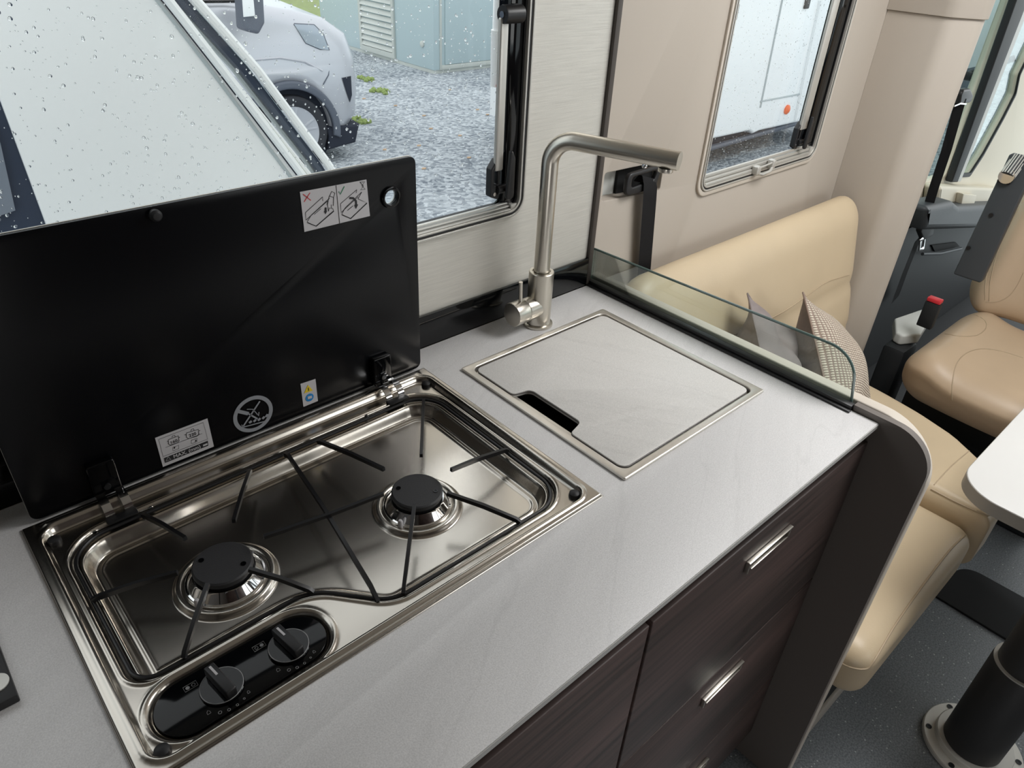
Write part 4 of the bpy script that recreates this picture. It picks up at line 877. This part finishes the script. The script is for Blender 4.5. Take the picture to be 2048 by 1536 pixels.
# utility cabinet
UC = thing('utility_cabinet', 'pale blue grey metal utility cabinet with louvred vent on the gravel', 'cabinet', (8.2, 10.8, GZ))
obj('shell', box(7.072, 9.452, GZ + .05, 9.6, 12.75, 1.9, .01), 'container', UC)
obj('plinth', box(7.085, 9.465, GZ, 9.58, 12.7, GZ + .05), 'container_trim', UC)
obj('door', box(7.28, 9.436, GZ + .12, 9.5, 9.451, 1.8, .004), 'container', UC)
obj('door_frame', join(box(7.18, 9.440, GZ + .05, 7.22, 9.451, 1.85, .003), box(7.22, 9.440, GZ + .05, 9.55, 9.451, GZ + .115, .003)), 'container_trim', UC)
v0, v1 = 10.50, 11.38
obj('vent_frame', slab([[(v0 - .06, GZ + .06), (v1 + .06, GZ + .06), (v1 + .06, 1.2), (v0 - .06, 1.2)], [(v0, GZ + .14), (v1, GZ + .14), (v1, 1.1), (v0, 1.1)]], 'yz', 7.035, 7.072, .004), 'container_trim', UC)
for k in range(14):
    zz = GZ + .15 + .085 * k
    obj('slat', hexa([(7.030, v0, zz), (7.036, v0, zz), (7.036, v1, zz), (7.030, v1, zz), (7.064, v0, zz + .062), (7.070, v0, zz + .062), (7.070, v1, zz + .062), (7.064, v1, zz + .062)]), 'container_trim', UC)
obj('round_lock', lathe([(0, 0), (.045, 0), (.045, -.02), (.02, -.03), (0, -.03)], (7.072, 9.726, -.318), 24, 'x'), 'container_trim', UC)

# silver car
CR = thing('parked_car', 'silver SUV parked on the gravel facing right, wheel partly hidden', 'car', (1.8, 7.4, GZ))
wx, wz, wr_ = 3.225, -.375, .325
def arch(cx, r, z): a0 = math.asin(max(-1, min(1, (z - wz) / r))); return [(cx + r * math.cos(t_), wz + r * math.sin(t_)) for t_ in np.linspace(math.pi - a0, a0, 20)]
def carprof(zb, r, grow=0):
    o_ = [(-.75, zb)] + [(.35 - 0, zb)] + arch(.62, r, zb) + [(2.6, zb)] + arch(wx, r, zb)
    return o_
up_prof = carprof(-.42, .400) + [(3.86, -.42), (3.99, -.30), (4.03, -.08), (4.03, .22), (3.96, .42), (3.72, .56), (3.40, .63), (3.10, .68), (2.80, .72), (-.55, .72), (-.78, .3), (-.80, -.2)]
bodyc = slab([up_prof], 'xz', 6.50, 8.28, .13, 5)
for v in bodyc.vertices:      # plan-view rounding of the nose and tumblehome
    y_ = v.co.y; x_ = v.co.x
    if x_ > 3.3:
        k_ = (x_ - 3.3) / .6; c_ = abs(y_ - 7.39) / .89
        v.co.x -= .30 * k_ * max(0, c_ - .45) ** 1.5
        v.co.y = 7.39 + (y_ - 7.39) * (1 - .05 * k_ * k_)
    if v.co.z > .15: v.co.y = 7.39 + (v.co.y - 7.39) * (1 - .12 * min(1, (v.co.z - .15) / .4))
BDY = obj('body', bodyc, 'car_silver', CR)
gh = slab([[(2.98, .64), (2.28, 1.20), (-.2, 1.22), (-.7, .64)]], 'xz', 6.68, 8.10, .10, 4)
for v in gh.vertices: v.co.y = 7.39 + (v.co.y - 7.39) * (1 - .25 * max(0, v.co.z - .42))
obj('windows', gh, 'tinted', CR); 
obj('roof', slab([[(2.26, 1.19), (2.1, 1.25), (-.1, 1.27), (-.22, 1.21)]], 'xz', 6.80, 7.98, .02, 3), 'car_silver', CR)
obj('pillar', tube([(2.95, 6.70, .69), (2.28, 6.84, 1.22)], .035, 8), 'car_silver', CR)
obj('window_trim', tube([(2.90, 6.62, .712), (-.5, 6.62, .718)], .012, 6), 'black_gloss', CR)  # thin black strip along the car's window line
for cx in (wx, .62):
    ro = [(cx + .455 * math.cos(t_), wz + .455 * math.sin(t_)) for t_ in np.linspace(-.2, math.pi + .2, 28)]; ri = [(cx + .385 * math.cos(t_), wz + .385 * math.sin(t_)) for t_ in np.linspace(math.pi + .15, -.15, 28)]
    obj('arch_cladding', slab([ro + ri], 'xz', 6.475, 6.56, .02, 3), 'car_cladding', CR)
    obj('wheel_well', lathe([(0, 0), (.395, 0), (.395, .25), (0, .25)], (cx, 6.58, wz), 40, 'y'), 'wheel_arch', CR)
    ty_ = obj('wheel', lathe([(.21, .0), (.235, -.02), (.30, -.025), (.322, .0), (.325, .03), (.325, .17), (.30, .20), (.21, .20)], (cx, 6.50, wz), 48, 'y'), 'tyre', CR)
    rm = [lathe([(.205, -.015), (.235, -.022), (.240, .0), (.205, .05)], (cx, 6.50, wz), 48, 'y'), lathe([(0, -.012), (.045, -.012), (.05, 0), (.05, .03), (0, .03)], (cx, 6.50, wz), 24, 'y')]
    for k in range(5):
        a_ = math.radians(72 * k + 18)
        for da in (-.20, .20):
            rm.append(tube([(cx + .04 * math.cos(a_), 6.492, wz + .04 * math.sin(a_)), (cx + .13 * math.cos(a_ + da * .8), 6.488, wz + .13 * math.sin(a_ + da * .8)), (cx + .222 * math.cos(a_ + da), 6.49, wz + .222 * math.sin(a_ + da))], .013, 6))
    obj('rim', join(*rm), 'car_silver', ty_); obj('hub_dark', lathe([(0, 0), (.205, 0), (.205, .02), (0, .02)], (cx, 6.535, wz), 32, 'y'), 'wheel_arch', ty_)
obj('side_cladding', box(-.1 + 1.15, 6.478, -.50, 2.80, 6.60, -.30, .02, 3), 'car_cladding', CR)
lo = slab([[(3.60, -.58), (3.98, -.55), (4.05, -.38), (3.60, -.36), (3.62, -.45)]], 'xz', 6.50, 8.28, .03, 3)
for v in lo.vertices:
    k_ = (v.co.x - 3.3) / .6; c_ = abs(v.co.y - 7.39) / .89; v.co.x -= .30 * k_ * max(0, c_ - .45) ** 1.5; v.co.y = 7.39 + (v.co.y - 7.39) * (1 - .05 * k_ * k_)
obj('lower_bumper', lo, 'wheel_arch', CR)
RM = Matrix.Translation((wx, 6.5, 0)) @ Matrix.Rotation(math.radians(-10), 4, 'Z') @ Matrix.Translation((-wx, -6.5, 0))
for o_ in [c for c in COL.objects if c.type == 'MESH' and (c.parent == CR or (c.parent and c.parent.parent == CR))]:
    f_ = OFF[o_.name]; o_.data.transform(Matrix.Translation(-f_) @ RM @ Matrix.Translation(f_))
T_ = bvh(BDY)
def on_car(px, lift=.004):
    d = ray(px).normalized(); h = T_.ray_cast(CAMP, d)
    return (h[0] - d * lift) if h[0] is not None else onY(px, 6.5)
def car_patch(nm, pxs, m_, lift=.006, lab=None):
    bm = bmesh.new(); c = Vector((sum(p[0] for p in pxs) / len(pxs), sum(p[1] for p in pxs) / len(pxs))); n_ = 6
    for i in range(len(pxs)):
        a_, b_ = Vector(pxs[i]), Vector(pxs[(i + 1) % len(pxs)]); g = {}
        for u in range(n_ + 1):
            for v in range(n_ + 1 - u):
                q = c + (a_ - c) * (u / n_) + (b_ - c) * (v / n_); d = ray(q).normalized(); h = T_.ray_cast(CAMP, d)
                g[u, v] = bm.verts.new(h[0] - d * lift) if h[0] is not None else None
        for u in range(n_):
            for v in range(n_ - u):
                for tri in (((u, v), (u + 1, v), (u, v + 1)), ((u + 1, v), (u + 1, v + 1), (u, v + 1))):
                    if all(t_ in g and g[t_] is not None for t_ in tri): bm.faces.new([g[t_] for t_ in tri])
    bmesh.ops.delete(bm, geom=[v for v in bm.verts if not v.link_faces], context='VERTS')
    bmesh.ops.remove_doubles(bm, verts=bm.verts, dist=.0005)
    return obj(nm, fin(bm, 60), m_, CR, label=lab)
car_patch('headlight', [(588, 48), (628, 50), (646, 68), (658, 100), (640, 98), (612, 86)], 'clear_lens', .012)
def car_line(nm, px, r=.006, m_='wheel_arch', lift=.0):
    return obj(nm, tube([on_car(p, lift) for p in px], r, 5), m_, CR)
car_line('lamp_outline', [(588, 48), (628, 50), (646, 68), (658, 100), (640, 98), (612, 86), (588, 48)], .008, 'car_cladding')
car_line('bumper_seam', [(659, 128), (657, 150), (646, 170), (632, 188)], .006, 'car_cladding')
car_line('door_seam', [(517, 140), (519, 165), (521, 180)], .005, 'car_cladding')
car_line('bonnet_seam', [(570, 15), (588, 40)], .005, 'car_cladding')
car_patch('fog_recess', [(684, 156), (702, 152), (704, 190), (700, 205), (693, 185)], 'wheel_arch', .008)
car_line('wing_crease', [(470, 130), (510, 120), (560, 116), (610, 124), (645, 142)], .010, 'car_silver', .002)
mir = [onY(p, 6.30) for p in ((482, -30), (523, -30), (527, 45), (515, 68), (488, 62))]
obj('door_mirror', slab([fillet([(p.x, p.z) for p in mir], .03, 4)], 'xz', 6.26, 6.46, .03, 3), 'car_cladding', CR)
mg = [onY(p, 6.24) for p in ((484, -20), (505, -20), (510, 32), (488, 34))]
obj('mirror_glass', slab([[(p.x, p.z) for p in mg]], 'xz', 6.235, 6.255, .004), 'van_white', CR)
obj('green_strip', slab([[(lambda v: (v.x, v.z))(onY(p, 6.60)) for p in ((380, 10), (424, 25), (428, 34), (412, 38), (392, 36))]], 'xz', 6.590, 6.60), 'print_green', CR, label='green strip at the car window')  # flat green strip at the car window

# neighbouring white motorhome front (its side panel, curved rails and dark glazing)
MH = thing('motorhome', 'white motorhome with slanted screen edge parked close outside the window', 'motorhome', (.5, 2.3, GZ))
Ym = 2.2
def PM(px, y=Ym): v = onY(px, y); return (v.x, v.z)
e0, e1 = PM((345, 0)), PM((622, 345))
def along(e0, e1, z): t_ = (z - e0[1]) / (e1[1] - e0[1]); return (e0[0] + (e1[0] - e0[0]) * t_, z)
lx0, lx1 = PM((-22, 0)), PM((108, 440))
side = [(.360, .35), (along(e0, e1, .35)[0], .35)] + [along(e0, e1, z_) for z_ in (.6, 1.0, 1.4, 1.9)] + [(.30, 1.9)]
obj('side_panel', slab([side], 'xz', Ym, Ym + .25, .004), 'van_white', MH)
for pxa, pxb, rr_, m_, yo in (((305, 0), (580, 352), .006, 'van_seam', 0), ((318, 0), (597, 350), .007, 'wheel_arch', 0), ((326, 0), (603, 349), .013, 'van_white', .006), ((332, 0), (611, 348), .005, 'container_trim', .004)):
    q0, q1 = PM(pxa), PM(pxb)
    obj('rail', tube([(along(q0, q1, z_)[0] + .012 * math.sin((z_ - .75) * 3), Ym - yo, z_) for z_ in np.linspace(.4, 1.9, 12)], rr_, 8), m_, MH, label='slanted body rail')
# curved outer strip of the windscreen
oc = [onY(p, 2.25) for p in ((300, -110), (350, -50), (393, 2), (450, 66), (515, 140), (575, 220), (620, 280), (652, 322), (660, 334), (700, 400))]
ic = [p + Vector((-.036, .02, .004)) for p in oc]; ic2 = [p + Vector((-.060, .04, .008)) for p in oc]
obj('screen_strip', tube(oc, .014, 10), 'van_white', MH); obj('screen_seal', tube(ic, .016, 8), 'tinted', MH, label='dark screen seal'); obj('screen_inner', tube(ic2, .010, 8), 'van_seam', MH)
# dark side window at the left
obj('side_window', slab([[(-1.5, .2), (.352, .2), (.352, 1.75), (-1.5, 1.75)]], 'xz', Ym + .01, Ym + .05), 'tinted', MH)
obj('side_body', box(-1.6, Ym + .26, -.5, .85, 4.0, .30, .03), 'van_white', MH)
pf = [PM(p, 2.20) for p in ((0, 290), (20, 330), (50, 410), (42, 415), (0, 420))]
obj('sun_screen', slab([[(.05, .75), PM((30, 420)), PM((0, 285)), PM((-25, 230)), (.05, 1.2)]], 'xz', Ym - .004, Ym + .004), 'perforated', MH, label='grey perforated screen behind the dark glass')
# white parked van beyond the dinette window
WV = thing('white_van', 'white van with black hinges and orange side lamp beyond the bench window', 'van', (7.8, 5.2, GZ))
Yv = 4.1
def PV(px, y=Yv): v = onY(px, y); return (v.x, v.z)
bo = [PV(p) for p in ((1380, 288), (1405, 283), (1500, 262), (1507, 268), (1520, 262), (1600, 244), (1612, 225), (1640, 150))]
bo2 = [(5.2, bo[0][1])] + bo + [(bo[-1][0] + .3, .5), (bo[-1][0] + .3, 2.1), (5.2, 2.1)]
obj('body', slab([bo2], 'xz', Yv, Yv + 1.9, .03, 3), 'van_white', WV)
obj('chassis', box(5.3, Yv + .10, GZ + .22, 9.0, Yv + 1.8, -.2), 'wheel_arch', WV)
q0, q1 = PV((1566, -10)), PV((1520, 215))
obj('panel_seam', tube([(q0[0], Yv - .001, q0[1]), (q1[0], Yv - .001, q1[1])], .012, 6), 'van_seam', WV)
q0, q1 = PV((1520, 203)), PV((1600, 188)); obj('panel_seam', tube([(q0[0], Yv - .001, q0[1]), (q1[0], Yv - .001, q1[1])], .010, 6), 'van_seam', WV)
q0, q1 = PV((1640, 0)), PV((1590, 240)); obj('body_edge', tube([(q0[0], Yv - .004, q0[1]), (q1[0], Yv - .004, q1[1])], .03, 8), 'van_white', WV)
for p in ((1468, 24), (1428, 204), (1614, 2)):
    q = PV(p); obj('hinge', box(q[0] - .045, Yv - .02, q[1] - .07, q[0] + .045, Yv + .005, q[1] + .07, .01), 'black_plastic', WV)
q = PV((1573, 219)); obj('side_lamp', lathe([(0, 0), (.05, 0), (.05, -.015), (.03, -.03), (0, -.035)], (q[0], Yv, q[1]), 20, 'y'), 'orange_lens', WV, label='round orange side lamp')
obj('wheel', lathe([(0, 0), (.33, 0), (.34, .03), (.34, .2), (0, .2)], (5.9, Yv + .02, GZ + .34), 36, 'y'), 'tyre', WV)
obj('sill_bar', tube([(5.3, Yv + .08, -.50), (8.8, Yv + .08, -.44)], .03, 8), 'car_cladding', WV)
# awning leg hanging outside the first window
AL = thing('awning_leg', 'white awning leg with red cap hanging outside the window edge', 'awning leg', onY((993, 178), 1.05))
a0_, a1_ = onY((994, 172), 1.05), onY((1001, -20), 1.05)
obj('sleeve', tube([a0_, onY((996, 60), 1.05)], [.0125, .0125], 14), 'van_white', AL); obj('tube', tube([onY((996, 62), 1.05), a1_ + (a1_ - a0_) * 1.2], .0085, 12), 'van_white', AL)
obj('red_cap', lathe([(0, 0), (.004, 0), (.004, -.003), (0, -.003)], onY((995, 171), 1.037), 14, 'y'), 'red_plastic', AL)
# tree far away beyond the cab window
def tree(c, r, lab, seed):
    t_ = thing('tree', lab, 'tree', (c[0], c[1], GZ)); R_ = random.Random(seed); bm = bmesh.new()
    for k in range(260):
        th = R_.uniform(0, 6.283); ph = math.acos(R_.uniform(-1, 1)); q = r * R_.uniform(.75, 1.05)
        p = Vector((c[0] + q * math.sin(ph) * math.cos(th), c[1] + q * math.sin(ph) * math.sin(th), c[2] + q * .8 * math.cos(ph)))
        bmesh.ops.create_icosphere(bm, subdivisions=1, radius=r * R_.uniform(.12, .22), matrix=Matrix.Translation(p))
    obj('foliage', fin(bm, 80), 'tree_foliage', t_); obj('trunk', tube([(c[0], c[1], GZ), (c[0], c[1], c[2])], [.3, .15], 8), 'wheel_arch', t_)
tc_ = onY((1978, 95), 14); tree((tc_.x, 14, tc_.z - 1.2), 2.4, 'green tree far behind the cab door window', 4)
FV = thing('trailer', 'white box trailer standing far outside beside the cab', 'trailer', (14, 4.6, GZ))
f0 = onY((1925, 345), 4.2); f1 = onY((1990, 240), 4.2)
obj('box', box(10.5, 4.3, -.35, 14.5, 6.0, .75, .05), 'van_white', FV); obj('skirt', box(10.7, 4.35, GZ, 14.3, 5.9, -.34), 'car_cladding', FV)
# fallen leaves and moss on the gravel
R_ = random.Random(5)
for i, p in enumerate([(791, 212), (728, 198), (848, 232), (955, 220), (862, 258), (920, 272), (838, 292), (770, 300), (938, 316), (848, 338), (900, 180), (975, 230)]):
    q = onZ(p, GZ); s_ = .035
    lf = slab([fillet([(q.x - s_, q.y), (q.x, q.y - s_ * .6), (q.x + s_, q.y), (q.x, q.y + s_ * .6)], .01, 3)], 'xy', GZ + .002, GZ + .01)
    obj('fallen_leaf', lf, 'leaf', loc=(q.x, q.y, GZ), label='small pale leaf lying on the gravel', cat='leaf', group='fallen leaves on the gravel')
for i, (p, lab) in enumerate((((732, 160), 'green moss tuft in front of the silver car bumper'), ((760, 184), 'small green moss tuft in the middle of the gravel'), ((722, 243), 'green moss tuft near the hob lid corner, by the car wheel'))):
    q = onZ(p, GZ); bm = bmesh.new()
    for k in range(24):
        a_ = R_.uniform(0, 6.28); d_ = R_.uniform(0, .11); bmesh.ops.create_icosphere(bm, subdivisions=1, radius=R_.uniform(.015, .04), matrix=Matrix.Translation((q.x + d_ * math.cos(a_), q.y + d_ * math.sin(a_) * 1.6, GZ + .01)))
    obj('moss_tuft', fin(bm, 80), 'moss', loc=(q.x, q.y, GZ), label=lab, cat='moss')
